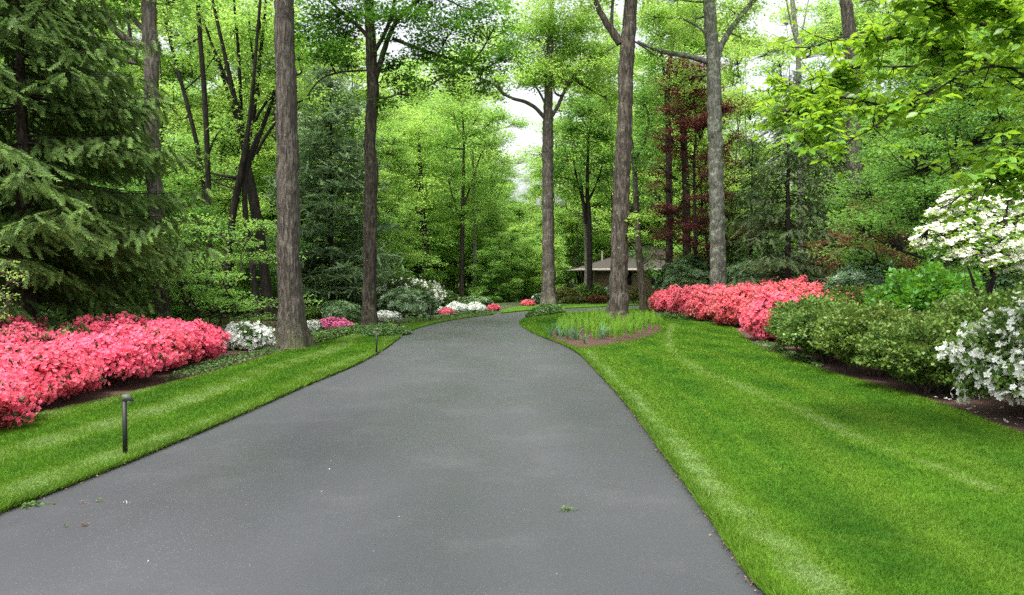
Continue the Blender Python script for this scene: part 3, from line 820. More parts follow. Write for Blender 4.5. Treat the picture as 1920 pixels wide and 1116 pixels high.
hero('ash_tree', 30, [
    [(1347, 600, 31), (1346, 500, 30), (1344, 400, 28), (1341, 300, 27), (1339, 200, 26), (1337, 100, 26), (1331, 40, 24), (1330, 0, 22), (1325, -100, 18), (1322, -260, 12)],
    [(1343, 120, 13), (1350, 88, 12), (1365, 62, 11), (1385, 35, 10), (1410, 5, 9), (1440, -30, 7)],
    [(1328, 117, 11), (1305, 110, 10), (1280, 105, 9), (1250, 102, 8), (1215, 92, 6), (1193, 82, 5)],
    [(1332, 95, 7), (1326, 65, 5), (1305, 48, 4), (1275, 35, 3)]],
    'smooth light grey trunk behind the coral azaleas with one long level branch reaching left', 'bark_grey',
    clouds=[(1290, 30, 46, 1700, 2), (1240, 60, 40, 1200, 0), (1400, -20, 50, 1200, 0), (1300, -30, 50, 1500, 0), (1215, 30, 40, 1500, 0), (1370, 20, 40, 900, 0), (1240, -10, 50, 1400, 1), (1390, 70, 36, 450, 1), (1290, 140, 36, 600, 2)], lm='lime', leaf=.13, seed=15, k=20, upper=(23, 6, 7000, .22), flare=1.2)
# left group
hero('oak_tree', 19, [
    [(306, 640, 34), (304, 600, 33), (300, 520, 30), (293, 400, 28), (286, 300, 27), (284, 200, 26), (283, 100, 27), (279, 0, 25), (275, -140, 20), (272, -300, 14)],
    [(270, 88, 15), (240, 80, 15), (225, 60, 13), (208, 50, 12), (203, 25, 11), (204, 0, 10), (200, -60, 7)],
    [(275, 60, 10), (252, 42, 9), (240, 20, 8), (225, -10, 7)],
    [(262, 120, 8), (215, 108, 9), (175, 85, 8), (160, 60, 6), (140, 30, 5)],
    [(245, 70, 6), (243, 30, 5), (240, -20, 4)]],
    'stout pinkish brown trunk behind the big spruce with a crooked branch near its top', 'bark_pink',
    clouds=[(180, 10, 50, 1100, 0), (240, -20, 60, 1300, 0), (330, 0, 50, 700, 1), (120, 30, 45, 700, 0)], lm='spring', leaf=.13, seed=16, k=18, upper=(20, 5, 7000, .2), flare=1.2)
hero('hornbeam_tree', 26, [
    [(512, 632, 22), (508, 600, 20), (498, 520, 19), (488, 440, 19), (476, 370, 19), (470, 335, 15), (462, 300, 13)],
    'x'][:1] + [
    [(466, 310, 14), (455, 240, 15), (450, 200, 11), (440, 140, 8), (425, 60, 6), (410, -20, 5)],
    [(460, 290, 12), (476, 220, 9), (482, 150, 8), (492, 70, 6), (500, -20, 5)],
    [(470, 300, 10), (490, 230, 8), (510, 170, 7), (518, 100, 5), (530, 20, 4)],
    [(452, 250, 8), (430, 190, 6), (405, 120, 5), (375, 40, 4), (355, -20, 3)],
    [(452, 220, 7), (455, 130, 6), (452, 60, 5), (450, -20, 4)],
    [(486, 180, 5), (470, 100, 4), (462, 20, 4)],
    [(447, 200, 6), (420, 130, 5), (395, 60, 4), (380, 0, 3)],
    [(476, 230, 6), (500, 190, 5), (530, 160, 4), (570, 140, 3)],
    [(480, 290, 6), (505, 240, 5), (525, 215, 4), (560, 190, 3)]],
    'slanting dark trunk fanning into many thin upright stems, left of the tall brown trunk', 'bark_dark',
    clouds=[(440, 60, 50, 800, 0), (500, 40, 50, 800, 0), (400, 110, 40, 600, 0), (470, 140, 45, 700, 0), (510, 170, 36, 500, 0), (430, 200, 40, 500, 0), (380, 20, 45, 700, 0), (560, 100, 40, 600, 0), (590, 180, 40, 600, .5), (450, 250, 25, 150, -1)],
    lm='lime', leaf=.13, seed=17, k=12, flare=1.2)
hero('beech_tree', 24, [
    [(420, 625, 17), (421, 580, 16), (427, 480, 14), (435, 400, 13), (447, 350, 13), (458, 290, 10), (470, 220, 8), (478, 120, 6), (488, 0, 5)],
    [(484, 600, 13), (478, 540, 13), (466, 450, 12), (455, 390, 11), (452, 340, 11), (462, 290, 9), (480, 250, 6)]],
    'dark curving twin stems crossing behind the slanting trunk, white azaleas at their foot', 'bark_dark',
    clouds=[(400, 330, 35, 500, 1), (350, 300, 40, 600, 1), (480, 60, 50, 900, 2)], lm='spring', leaf=.12, seed=18, k=10, flare=1.15)
hero('ash_tree', 23, [[(394, 640, 12), (392, 500, 11), (390, 340, 10), (387, 230, 10), (380, 120, 9), (372, 30, 8), (366, -80, 6)],
                      [(388, 300, 4), (400, 250, 3), (425, 225, 2)], [(385, 330, 5), (410, 345, 4), (440, 355, 3)]],
     'thin upright dark trunk next to the big spruce', 'bark_dark', clouds=[(370, -20, 60, 1200, 0), (350, 90, 40, 500, 1), (420, 240, 28, 250, 0)], lm='spring', leaf=.13, seed=19, k=9, flare=1.1)
hero('ash_tree', 25, [[(400, 640, 11), (392, 450, 11), (384, 340, 9), (370, 270, 8), (350, 190, 8), (330, 120, 7), (312, 50, 6), (298, -30, 5)],
                      [(352, 195, 4), (335, 150, 3), (310, 110, 2.5)], [(345, 170, 3), (390, 140, 3), (420, 100, 2)]],
     'thin dark trunk leaning left above the spruce tops', 'bark_dark', clouds=[(330, 60, 45, 700, 0), (300, 20, 45, 700, 0), (340, 220, 36, 500, 1)], lm='lime', leaf=.13, seed=20, k=9, flare=1.1)
# behind the bend, centre
hero('walnut_tree', 45, [[(1106, 562, 10), (1106, 520, 10), (1106, 460, 10), (1104, 400, 10), (1100, 360, 8), (1102, 320, 6), (1104, 250, 4)],
                         [(1102, 400, 7), (1090, 370, 5), (1082, 340, 4), (1075, 300, 3)], [(1104, 375, 5), (1120, 345, 4), (1130, 310, 3)], [(1098, 420, 6), (1095, 390, 5), (1090, 350, 3)]],
     'short black trunk branching low, standing in front of the brown house corner', 'bark_dark',
     clouds=[(1060, 300, 36, 1300, 0), (1100, 260, 40, 1700, 0), (1130, 300, 34, 1300, 0), (1075, 350, 24, 600, 0), (1125, 340, 24, 600, 0), (1060, 240, 34, 1200, 0), (1110, 210, 34, 1200, 0), (1085, 200, 30, 900, 0), (1035, 330, 22, 500, 1), (1140, 250, 28, 900, 0)],
     lm='mid', leaf=.17, seed=21, k=9, flare=1.1)
hero('birch_tree', 46.5, [[(1098, 560, 7), (1099, 500, 6), (1098, 450, 6), (1094, 400, 5), (1088, 330, 4)]],
     'thin pale trunk half hidden behind the short black trunk by the house', 'bark_pale', clouds=[(1090, 320, 30, 700, 0)], lm='spring', leaf=.17, seed=22, k=7, flare=1.1)
hero('cherry_tree', 33, [[(1208, 588, 16), (1206, 560, 14), (1200, 500, 13), (1194, 420, 11), (1192, 340, 10), (1188, 290, 8), (1180, 240, 5)],
                         [(1196, 470, 6), (1185, 462, 5), (1182, 455, 4), (1180, 440, 3)], [(1198, 500, 5), (1215, 490, 4), (1225, 475, 3)], [(1190, 300, 5), (1210, 270, 4), (1215, 220, 3)]],
     'slim bent brown trunk between the lichened island trunk and the rhododendron', 'bark_ridge',
     clouds=[(1200, 300, 36, 900, 0), (1215, 240, 36, 900, 0), (1205, 180, 36, 800, 0), (1205, 360, 28, 500, 0), (1200, 480, 26, 350, 1), (1215, 510, 20, 250, 1)], lm='mid', leaf=.14, seed=23, k=10, flare=1.2)
hero('oak_tree', 40, [[(1254, 560, 14), (1255, 440, 13), (1255, 330, 12), (1252, 230, 11), (1250, 150, 10), (1262, 80, 7), (1272, 0, 6)],
                      [(1250, 160, 6), (1235, 100, 5), (1230, 30, 4)], [(1252, 200, 5), (1268, 160, 4), (1275, 110, 4)]],
     'narrow dark trunk against bright leaves, first one right of the lichened island trunk', 'bark_ridge', clouds=[(1240, 60, 44, 1900, 0), (1270, 120, 40, 1500, 0), (1230, 150, 40, 1800, 0), (1280, 20, 44, 1700, 0), (1225, 210, 36, 1400, 0), (1225, 270, 36, 1200, 1), (1270, 200, 36, 1000, 1), (1210, 100, 36, 1300, 0)], lm='spring', leaf=.15, seed=24, k=10)
hero('oak_tree', 42, [[(1288, 560, 17), (1287, 440, 15), (1286, 330, 14), (1280, 240, 12), (1276, 150, 11), (1282, 80, 8), (1290, 0, 6)],
                      [(1278, 160, 7), (1290, 110, 6), (1300, 60, 4), (1305, 0, 3)], [(1280, 240, 5), (1292, 215, 4), (1300, 190, 3)]],
     'dark trunk glimpsed through the red leaves, left of the smooth light grey trunk', 'bark_ridge', clouds=[(1290, 80, 40, 1500, 0), (1300, 160, 40, 1200, 0), (1270, 200, 34, 900, 0), (1310, 30, 44, 1500, 0), (1320, 240, 36, 900, 1)], lm='lime', leaf=.15, seed=25, k=10)
hero('oak_tree', 32, [[(1597, 590, 30), (1598, 480, 28), (1602, 380, 27), (1601, 280, 26), (1600, 180, 25), (1596, 90, 23), (1586, 0, 20), (1578, -120, 15), (1575, -260, 10)]],
     'broad brown trunk seen through the big-leaved branches at upper right', 'bark_big', seed=26, k=16, upper=(20, 5, 6000, .2), lm='lime')
hero('oak_tree', 36, [[(1503, 590, 12), (1502, 400, 11), (1499, 250, 10), (1497, 100, 9), (1485, 0, 8), (1476, -80, 5)],
                      [(1497, 120, 4), (1505, 70, 4), (1518, 20, 3), (1530, -20, 2)], [(1496, 90, 4), (1478, 50, 3), (1465, 0, 3)]],
     'thin pale trunk with bare forked twigs against the white sky, upper right', 'bark_pale', clouds=[(1500, 20, 50, 350, 0), (1460, 80, 50, 250, 0), (1540, 60, 40, 250, 0)], lm='lime', leaf=.11, seed=27, k=9)
hero('beech_tree', 44, [[(795, 560, 14), (795, 500, 14), (793, 440, 12), (790, 380, 9), (788, 320, 7), (785, 250, 4)],
                        [(804, 560, 10), (803, 500, 9), (800, 450, 7), (796, 400, 5)], [(792, 430, 6), (780, 400, 5), (775, 360, 3)], [(790, 390, 5), (805, 350, 4), (812, 310, 3)]],
     'short dark double trunk under bright green leaves, just above the far dark rhododendron', 'bark_dark',
     clouds=[(780, 300, 40, 1500, 0), (750, 250, 40, 1500, 0), (800, 250, 40, 1500, 1), (740, 330, 36, 1300, 0), (790, 360, 34, 1000, -1), (760, 390, 30, 800, 0), (820, 330, 30, 900, 0), (740, 430, 28, 800, 1), (770, 470, 24, 500, 1), (830, 420, 26, 600, 2), (735, 500, 24, 500, 1)],
     lm='lime', leaf=.16, seed=28, k=10)
hero('beech_tree', 46, [[(866, 560, 10), (866, 500, 9), (867, 430, 8), (868, 360, 6), (870, 260, 4)], [(867, 420, 4), (850, 380, 3), (840, 330, 2)], [(868, 390, 4), (885, 340, 3), (900, 290, 2)]],
     'slim brown trunk just left of the whitish one beyond the white azaleas', 'bark_ridge',
     clouds=[(850, 200, 40, 1600, 0), (900, 210, 40, 1500, 0), (870, 260, 45, 1700, 0), (820, 270, 36, 1200, 0), (920, 270, 38, 1300, 0), (850, 330, 36, 1200, 0), (900, 340, 38, 1300, 0), (935, 330, 28, 800, 0), (840, 390, 28, 700, 0), (880, 400, 30, 800, 0), (930, 220, 25, 600, 0), (860, 170, 30, 700, 0), (850, 460, 26, 500, 1)],
     lm='spring', leaf=.16, seed=29, k=8)
hero('birch_tree', 48, [[(891, 560, 10), (890, 500, 8), (890, 420, 8), (889, 360, 6), (886, 280, 4)]],
     'whitish straight trunk beyond the white azaleas at the bend', 'bark_pale',
     clouds=[(900, 300, 34, 900, 0), (885, 370, 30, 700, 0), (925, 390, 30, 800, 0), (905, 430, 24, 400, 0)], lm='lime', leaf=.16, seed=30, k=8)

# --- conifers
def put(root, px, D, label, cat='tree', group=None, rz=0.0):
    root.location = (XA(px, D), D, 0); root.rotation_euler = (0, 0, rz); tag(root, label, cat, group); return root
sp1 = conifer(41, 8.8, 4.0, .20, whorl=.40, per=8, spray=.32, nt=36, droop=.42, bark='bark_ridge', nm='spruce', zlow=.7, sub=.105, pend=.95, low_in=2.0, pw=.55)
put(sp1, 48, 14.0, 'big dark spruce with drooping sprays filling the left edge behind the pink azaleas')
sp2 = copy_tree(sp1, (XA(140, 18.5), 18.5, 0), 2.1, .9, 'smaller dark spruce just right of the big one, brushing the pinkish trunk', 'tree')
sp3 = copy_tree(sp1, (XA(-190, 18), 18, 0), 4.1, 1.1, 'tall spruce mostly outside the left edge, behind the big one', 'tree')
pn = conifer(43, 11.0, 3.3, .16, whorl=.40, per=8, spray=.46, nt=26, droop=-.06, bark='bark_dark', nm='pine', zlow=.4, sub=.13, pend=.1, jz=.8, dj=.85, pw=.5, name='pine_tree')
put(pn, 622, 31, 'soft bluish green pine between the tall brown trunk and the dark ridged trunk')
hm = conifer(44, 9.2, 2.6, .13, whorl=.40, per=7, spray=.38, nt=22, droop=.34, bark='bark_dark', nm='hemlock', zlow=.9, sub=.15, pend=.7, name='hemlock_tree', dense=.9)
put(hm, 1476, 26, 'thin see-through hemlock with a visible dark stem behind the coral azaleas')
copy_tree(hm, (XA(1548, 33), 33, 0), 1.3, 1.15, 'darker hemlock with hanging sprays in front of the broad brown trunk', 'tree')
copy_tree(hm, (XA(1408, 36), 36, 0), 2.6, .95, 'hemlock right beside the smooth light grey trunk, below the red leaves', 'tree')

# --- tagged colour trees
t_ = gen_tree('copper_beech', 51, 13, 2.4, 3.3, .13, limbs=36, leaves=30000, leaf=.12, flat=.42, clumps=7, bark='bark_dark', lm='red', csz=.26, twk=1.3)
put(t_, 1305, 37, 'dark red leaved tree in thin level layers left of the smooth light grey trunk')
t_ = gen_tree('japanese_maple', 52, 3.9, 1.9, 1.6, .07, limbs=14, leaves=9000, leaf=.075, flat=.5, clumps=7, bark='bark_dark', lm='russet', csz=.34)
put(t_, 1618, 23, 'low rusty brown maple above the dark rhododendron on the right')
t_ = gen_tree('maple_tree', 53, 7.2, 2.0, 2.9, .11, limbs=26, leaves=42000, leaf=.085, flat=.35, clumps=11, bark='bark_dark', lm='mid', csz=.32)
put(t_, 1775, 17, 'dense fine-leaved green tree behind the white dogwood at the right')
t_ = gen_tree('maple_tree', 54, 3.2, .7, 2.2, .05, limbs=20, leaves=9000, leaf=.085, flat=.18, clumps=8, bark='bark_thin', lm='spring', csz=.32, stems=3)
put(t_, 395, 19, 'low layered bright green sapling between the spruce and the slanting trunks')
t_ = gen_tree('maple_tree', 55, 3.0, .6, 1.2, .03, limbs=8, leaves=700, leaf=.07, flat=.3, clumps=6, bark='bark_thin', lm='lime', csz=.3)
t_.scale = (.6, .6, .72); put(t_, -30, 10.6, 'sprig of pale young leaves at the extreme left edge before the spruce')

# --- the woods behind: every tree one thing; copies of a few grown kinds
PROTO = []
for i, (sd, H, zb, R, r0, lf, lm, fl, st) in enumerate([
        (61, 17, 4.0, 4.6, .20, .17, 'spring', .38, 1), (62, 19, 5.5, 4.8, .22, .17, 'lime', .42, 1), (63, 15, 2.6, 4.4, .17, .17, 'mid', .40, 1),
        (64, 18, 4.2, 4.6, .13, .17, 'spring', .36, 3), (65, 9, .9, 3.3, .09, .15, 'lime', .5, 1), (66, 6, .4, 2.7, .06, .14, 'spring', .48, 2)]):
    big = H > 10
    p = gen_tree('woodland_tree' if big else 'understorey_tree', sd, H, zb, R, r0, limbs=30 if big else 22, leaves=30000 if big else 16000, leaf=lf, flat=fl, clumps=10, bark='bark_thin', lm=lm, stems=st, csz=.27)
    PROTO.append(p)
used = set()
def wood(kind, px, D, sc=1.0, lm=None, bark=None, label=None, grp=None, seed=0):
    x = XA(px, D)
    rz = (px * .37 + D) % 6.28
    mats = {}
    if lm: mats['crown'] = M[lm]
    if bark: mats['trunk'] = M[bark]
    if kind not in used:
        used.add(kind); r = PROTO[kind]
        r.location = (x, D, 0); r.rotation_euler = (0, 0, rz); r.scale = (sc,) * 3
        tag(r, label, 'tree', grp)
        for ch in r.children:
            nm = ch.name.split('.')[0]
            if nm in mats: ch.material_slots[0].link = 'OBJECT'; ch.material_slots[0].material = mats[nm]
        return r
    c = copy_tree(PROTO[kind], (x, D, 0), rz, sc, label, 'tree', grp, None)
    for ch in c.children:
        nm = ch.name.split('.')[0]
        ch.material_slots[0].link = 'OBJECT'
        ch.material_slots[0].material = mats.get(nm, ch.data.materials[0])
    return c
LW, RW, CW = 'woodland trees left of the driveway', 'woodland trees right of the driveway', 'woodland trees beyond the bend'
lab = {
    'LT': 'airy yellow green tree in the woods left of the driveway',
    'LU': 'low leafy understorey tree in the woods left of the driveway',
    'CT': 'leafy green tree in the woods straight beyond the bend',
    'CU': 'low bright bush-like tree at the wood edge beyond the bend',
    'RT': 'airy light green tree in the woods right of the driveway',
    'RU': 'low leafy understorey tree in the woods right of the driveway'}
# left woods
for (k, px, D, sc, lm) in [
        (0, 60, 30, 1.0, None), (1, 180, 34, 1.0, None), (3, 330, 33, .95, 'lime'), (0, 420, 38, 1.0, 'spring'), (1, 505, 36, .9, 'lime'), (2, 590, 42, 1.0, 'spring'),
        (0, 660, 44, .95, 'lime'), (3, -60, 26, 1.0, 'spring'), (1, 250, 44, 1.0, 'spring'), (0, 100, 48, 1.1, 'lime'), (2, 380, 52, 1.1, 'spring'), (1, 560, 55, 1.0, 'spring'),
        (3, 640, 58, 1.0, 'spring'), (0, 480, 60, 1.1, 'lime'), (1, 0, 55, 1.1, 'spring'), (2, -200, 40, 1.0, 'spring'), (0, 720, 52, .82, 'spring'), (1, 300, 62, 1.1, 'spring'), (2, 700, 36, .62, 'spring')]:
    wood(k, px, D, sc, lm, None, lab['LT'], LW)
for (k, px, D, sc, lm) in [
        (4, 470, 33, .8, 'lime'), (5, 540, 36, 1.0, None), (4, 350, 28, .8, 'spring'), (5, 250, 26, .9, 'mid'), (5, 430, 30, .8, 'lime'), (4, 590, 40, .8, 'spring'), (5, 120, 24, 1.0, 'mid'),
        (4, 20, 27, .9, 'spring'), (5, 690, 40, 1.0, 'spring'), (4, 660, 48, .9, 'lime'), (5, 500, 28, .6, 'mid'), (4, 400, 44, 1.0, 'lime'), (4, 200, 38, 1.0, 'spring'), (5, 730, 42, .8, 'lime'), (5, 330, 22, .62, 'mid'), (4, 540, 48, 1.0, 'lime')]:
    wood(k, px, D, sc, lm, None, lab['LU'], 'understorey trees left of the driveway')
# centre, beyond the bend: the sky shows down to y = 390 between x = 940 and 1010
for (k, px, D, sc, lm) in [(2, 800, 60, .9, 'spring'), (0, 870, 64, .80, 'spring'), (2, 905, 52, .62, 'mid'), (2, 760, 50, .75, 'spring'), (0, 1062, 80, 1.0, 'spring'), (2, 1120, 78, 1.15, 'spring'),
                           (0, 1160, 82, 1.25, 'lime'), (1, 1045, 90, .95, 'lime'), (2, 920, 72, .80, 'mid'), (0, 820, 62, .98, 'spring'), (1, 880, 70, .95, 'lime'), (3, 745, 58, .95, 'lime'), (2, 850, 54, .85, 'spring'), (1, 845, 78, 1.35, 'lime'), (3, 900, 88, 1.35, 'spring'), (1, 760, 84, 1.4, 'lime'), (2, 908, 60, .85, 'lime'), (0, 1018, 84, .88, 'spring'), (2, 935, 66, .72, 'spring'), (0, 1105, 95, 1.5, 'spring'), (3, 1200, 90, 1.35, 'spring'), (1, 1150, 62, 1.15, 'lime'), (3, 1090, 68, 1.25, 'lime'), (1, 770, 76, 1.2, 'spring')]:
    wood(k, px, D, sc, lm, None, lab['CT'], CW)
for (k, px, D, sc, lm) in [(5, 935, 56, .9, 'mid'), (4, 960, 66, .95, 'spring'), (4, 990, 72, 1.0, 'lime'), (5, 1015, 58, .8, 'spring'), (5, 905, 50, .7, 'mid'), (5, 820, 48, .9, 'lime'), (5, 850, 50, .9, 'spring'),
                           (4, 1000, 84, 1.1, 'spring'), (5, 965, 50, .55, 'spring'), (5, 1040, 74, 1.0, 'mid'), (5, 1085, 76, 1.1, 'spring'), (5, 945, 47, .75, 'spring'), (5, 985, 52, .8, 'spring'), (5, 1010, 50, .7, 'lime'), (5, 915, 46, .6, 'spring'), (5, 968, 58, 1.0, 'lime'), (4, 1020, 62, .8, 'spring'), (4, 930, 62, .95, 'spring'), (5, 780, 44, .8, 'spring'), (4, 1130, 76, .9, 'lime')]:
    wood(k, px, D, sc, lm, None, lab['CU'], 'low trees at the wood edge beyond the bend')
# right woods
for (k, px, D, sc, lm) in [(0, 1240, 78, 1.35, 'lime'), (2, 1290, 72, 1.3, 'spring'), (1, 1205, 76, 1.3, 'lime'), (3, 1330, 66, 1.1, 'lime'), (0, 1265, 84, 1.5, 'spring'), (0, 1360, 60, .8, 'spring'), (2, 1640, 44, .8, 'spring'), (0, 1700, 40, 1.0, 'lime'),
                           (1, 1790, 34, .9, 'spring'), (2, 1870, 38, 1.0, 'spring'), (3, 1560, 56, .9, 'spring'), (1, 1950, 30, .9, 'spring'), (0, 2060, 36, 1.0, 'spring'), (2, 1450, 62, .6, 'spring'), (2, 1740, 26, .7, 'mid'), (1, 1480, 70, .85, 'lime'), (1, 1340, 76, 1.2, 'lime'), (3, 1420, 52, 1.15, 'lime'), (3, 1585, 48, 1.1, 'spring'), (1, 1660, 42, 1.1, 'lime'), (3, 1340, 44, 1.0, 'lime')]:
    wood(k, px, D, sc, lm, None, lab['RT'], RW)
for (k, px, D, sc, lm) in [(4, 1260, 76, 1.3, 'lime'), (5, 1300, 58, 1.1, 'spring'), (4, 1380, 50, .8, 'mid'), (5, 1450, 40, .8, 'mid'), (4, 1540, 42, .9, 'spring'), (5, 1650, 30, .9, 'mid'),
                           (4, 1720, 28, .9, 'spring'), (5, 1900, 20, .8, 'mid'), (4, 1990, 22, .9, 'spring'), (5, 1830, 24, .8, 'mid'), (5, 1180, 78, 1.3, 'lime'), (4, 1210, 80, 1.3, 'lime')]:
    wood(k, px, D, sc, lm, None, lab['RU'], 'understorey trees right of the driveway')

# far wood that reads as one mass
rr = np.random.default_rng(99)
mbf, mbw = MB(), MB()
for i in range(230):
    a = math.radians(rr.uniform(-62, 62)); D = rr.uniform(88, 125)
    h = rr.uniform(5.5, 9.5) if abs(a - math.radians(1)) < math.radians(3.5) else rr.uniform(8, 17)
    x, y = math.sin(a) * D, math.cos(a) * D
    mbw.tube([(x, y, 0), (x + rr.normal(0, .3), y, h * .6), (x, y, h * .95)], [.22, .14, .04], 5)
    for j in range(5):
        c = np.array([x + rr.normal(0, 2.2), y + rr.normal(0, 1.5), h * (.2 + .8 * j / 4.5)])
        n_ = 260
        T = c + rr.normal(0, 1, (n_, 3)) * np.array([1.9, 1.6, h * .10])
        mbf.tile(*LEAF, rots(rr, n_, .6), T, rr.uniform(.3, .55, n_))
fw = mbf.build('distant_woodland', M['spring'])
tag(fw, 'hazy green mass of far woodland behind the nearer trees', 'woodland', kind='stuff')
tw = mbw.build('trunk', M['bark_thin'], fw)

# ------------------------------------------------------------------ shrubs
def lump_shape(rr, K=34, s=.38, depth=.28):
    L = rr.normal(0, 1, (K, 3)); L[:, 2] = np.abs(L[:, 2]) * .9 - .25; L /= np.linalg.norm(L, axis=1)[:, None]
    amp = rr.uniform(.65, 1, K)
    def f(d):
        ang = np.arccos(np.clip(d @ L.T, -1, 1))
        return (1 - depth) + depth * (np.exp(-(ang / s) ** 2) * amp).max(1)
    return f
def bush(name, x, y, rx, ry, h, label, cat, leafm, nl, ls, flower=None, nf=0, fs=.05, ft=FLOWER5, lt=LEAFW, seed=0, group=None, K=34, s=.36, depth=.3, low=-.45, ltip=0.0, fclust=0, fmin=-1, skirt=.38, inner=.45, rz=0.0):
    rr = np.random.default_rng(seed + 1000)
    root = empty(name, (x, y, 0.02), rz, label, cat, group)
    f = lump_shape(rr, K, s, depth)
    zc, rzz = h * skirt, h * (1 - skirt)
    def sample(n, rin, rout):
        d = rr.normal(0, 1, (int(n * 1.9), 3)); d /= np.linalg.norm(d, axis=1)[:, None]
        d = d[d[:, 2] > low]; d = d[:n]
        r_ = f(d) * rr.uniform(rin, rout, len(d))
        P = d * r_[:, None] * np.array([rx, ry, rzz]); P[:, 2] += zc
        N = d / np.array([rx, ry, rzz]); N /= np.linalg.norm(N, axis=1)[:, None]
        k = P[:, 2] > .03
        return P[k], N[k], r_[k]
    # stems
    st = MB()
    for i in range(9):
        a = rr.uniform(0, 6.28); e = np.array([math.cos(a) * rx * .6, math.sin(a) * ry * .6, h * rr.uniform(.55, .85)])
        b = np.array([math.cos(a) * rx * .12, math.sin(a) * ry * .12, -.03])
        p = bez(b, e, rr, n=5, up=.2); st.tube(p, np.linspace(.018, .006, 5), 5)
        for _ in range(3):
            q = p[rr.integers(2, 4)]; e2 = q + rr.normal(0, .17, 3) * [rx, ry, h * .5]; e2[2] = max(.1, min(e2[2], h * .9)); st.tube([q, (q + e2) / 2, e2], [.008, .006, .003], 4)
    st.build('stems', M['stem'], root)
    lv = MB()
    P, N, r_ = sample(nl, .80, 1.0)
    dirs = N * .7 + rr.normal(0, .5, N.shape)
    if lt is WHORL: lv.tile(*lt, rots_n(rr, N * .6 + [0, 0, .5], .3), P, rr.uniform(.7, 1.2, len(P)) * ls, tone=np.clip(rr.normal(ltip, .25, len(P)), 0, 1))
    else: lv.tile(*lt, rots(rr, len(P), .7, dirs=dirs), P, rr.uniform(.7, 1.2, len(P)) * ls, tone=np.clip(rr.normal(ltip, .25, len(P)), 0, 1))
    P, N, r_ = sample(int(nl * inner), .45, .82)
    lv.tile(*lt, rots(rr, len(P), .9), P, rr.uniform(.8, 1.3, len(P)) * ls)
    lv.build('foliage', M[leafm], root)
    if flower:
        fl = MB()
        if fclust:
            C, N, _ = sample(max(4, nf // fclust), .90, 1.03)
            k = rr.integers(0, len(C), nf)
            P = C[k] + rr.normal(0, fs * 1.15, (nf, 3)); N = N[k] + rr.normal(0, .5, (nf, 3))
        else: P, N, _ = sample(nf, .88, 1.04)
        kz = P[:, 2] > max(.04, fmin * h); P, N = P[kz], N[kz]
        fl.tile(*ft, rots_n(rr, N, .35), P, rr.uniform(.7, 1.15, len(P)) * fs)
        fl.build('blossoms', M[flower], root)
    return root

# left row of pink azaleas
sd = 0
AZL = [(-6.15, 7.2, .95, .85, .70, 'nearest pink azalea at the left picture edge, front of the row'),
       (-6.35, 8.9, .85, .95, .80, 'pink azalea in the front of the left row behind the nearest low post lamp'),
       (-6.2, 10.6, .85, .95, .90, 'middle pink azalea of the left row, its skirt hanging over a dark hollow'),
       (-6.15, 12.1, .80, .85, .86, 'pink azalea second from the right-hand end of the left row'),
       (-6.1, 13.4, .76, .75, .92, 'last pink azalea of the left row beside the white azalea'),
       (-7.8, 9.2, 1.0, 1.0, .84, 'pink azalea behind the front ones at the left picture edge'),
       (-7.7, 11.2, 1.0, 1.0, .90, 'pink azalea in the back of the left row under the big spruce'),
       (-7.3, 13.2, 1.0, 1.0, 1.00, 'pink azalea in the back of the left row before the pinkish brown trunk'),
       (-9.0, 12.6, 1.1, 1.1, 1.0, 'rearmost pink azalea of the left row, top only showing under the spruce')]
for i, (x, y, rx, ry, h, lb) in enumerate(AZL):
    x += .22 if i < 3 else -.05
    h *= .94
    bush('azalea_bush', x, y, rx * 1.1, ry * 1.1, h, lb, 'azalea', 'azdark', 5200, .05, 'pink', 10500 if i < 5 else 7000, .031, seed=sd + i, group='pink azaleas in the left bed', depth=.36, s=.21, K=80, low=-.6 if i != 2 else -.2, fclust=5)
# white azaleas etc. on the left
def bpx(name, x0, x1, D, ytop, label, cat, leafm, nl, ls, dy=None, **kw):
    cx = (x0 + x1) / 2; x = XA(cx, D); rx = (x1 - x0) / 2 / F_PX * D; h = max(.35, ZA(ytop, D))
    return bush(name, x, D, rx, dy or rx * .8, h, label, cat, leafm, nl, ls, **kw)
bpx('azalea_bush', 412, 516, 15.8, 609, 'small white azalea left of the tall brown trunk', 'azalea', 'azleaf', 2600, .05, flower='white', nf=900, fs=.05, seed=31, fclust=6)
bpx('azalea_bush', 588, 664, 21.8, 598, 'low magenta pink azalea between the two big left trunks', 'azalea', 'azdark', 1500, .06, flower='magenta', nf=1500, fs=.055, seed=32)
bpx('azalea_bush', 568, 604, 21.0, 612, 'tiny white azalea at the foot of the tall brown trunk', 'azalea', 'azleaf', 900, .05, flower='white', nf=350, fs=.05, seed=33)
bpx('rhododendron_bush', 590, 684, 24.5, 558, 'mid green rhododendron behind the magenta pink azalea', 'rhododendron', 'rhodo', 1700, .12, lt=WHORL, seed=34, ltip=.35, K=22)
bpx('rhododendron_bush', 556, 610, 24.5, 575, 'olive shrub between the tall brown trunk and the magenta azalea', 'shrub', 'azleaf', 1800, .08, seed=35, ltip=.2)
bpx('azalea_bush', 654, 692, 25.2, 588, 'white azalea peeping out left of the dark ridged trunk', 'azalea', 'azleaf', 700, .07, flower='white', nf=500, fs=.06, seed=36)
bpx('azalea_bush', 690, 752, 25.6, 583, 'rounded white azalea right of the dark ridged trunk', 'azalea', 'azleaf', 900, .07, flower='white', nf=1600, fs=.06, seed=37)
bpx('rhododendron_bush', 700, 826, 29.0, 538, 'large dark green rhododendron beside the rounded white azalea', 'rhododendron', 'rhodo', 3200, .13, lt=WHORL, seed=38, K=26, dy=1.2)
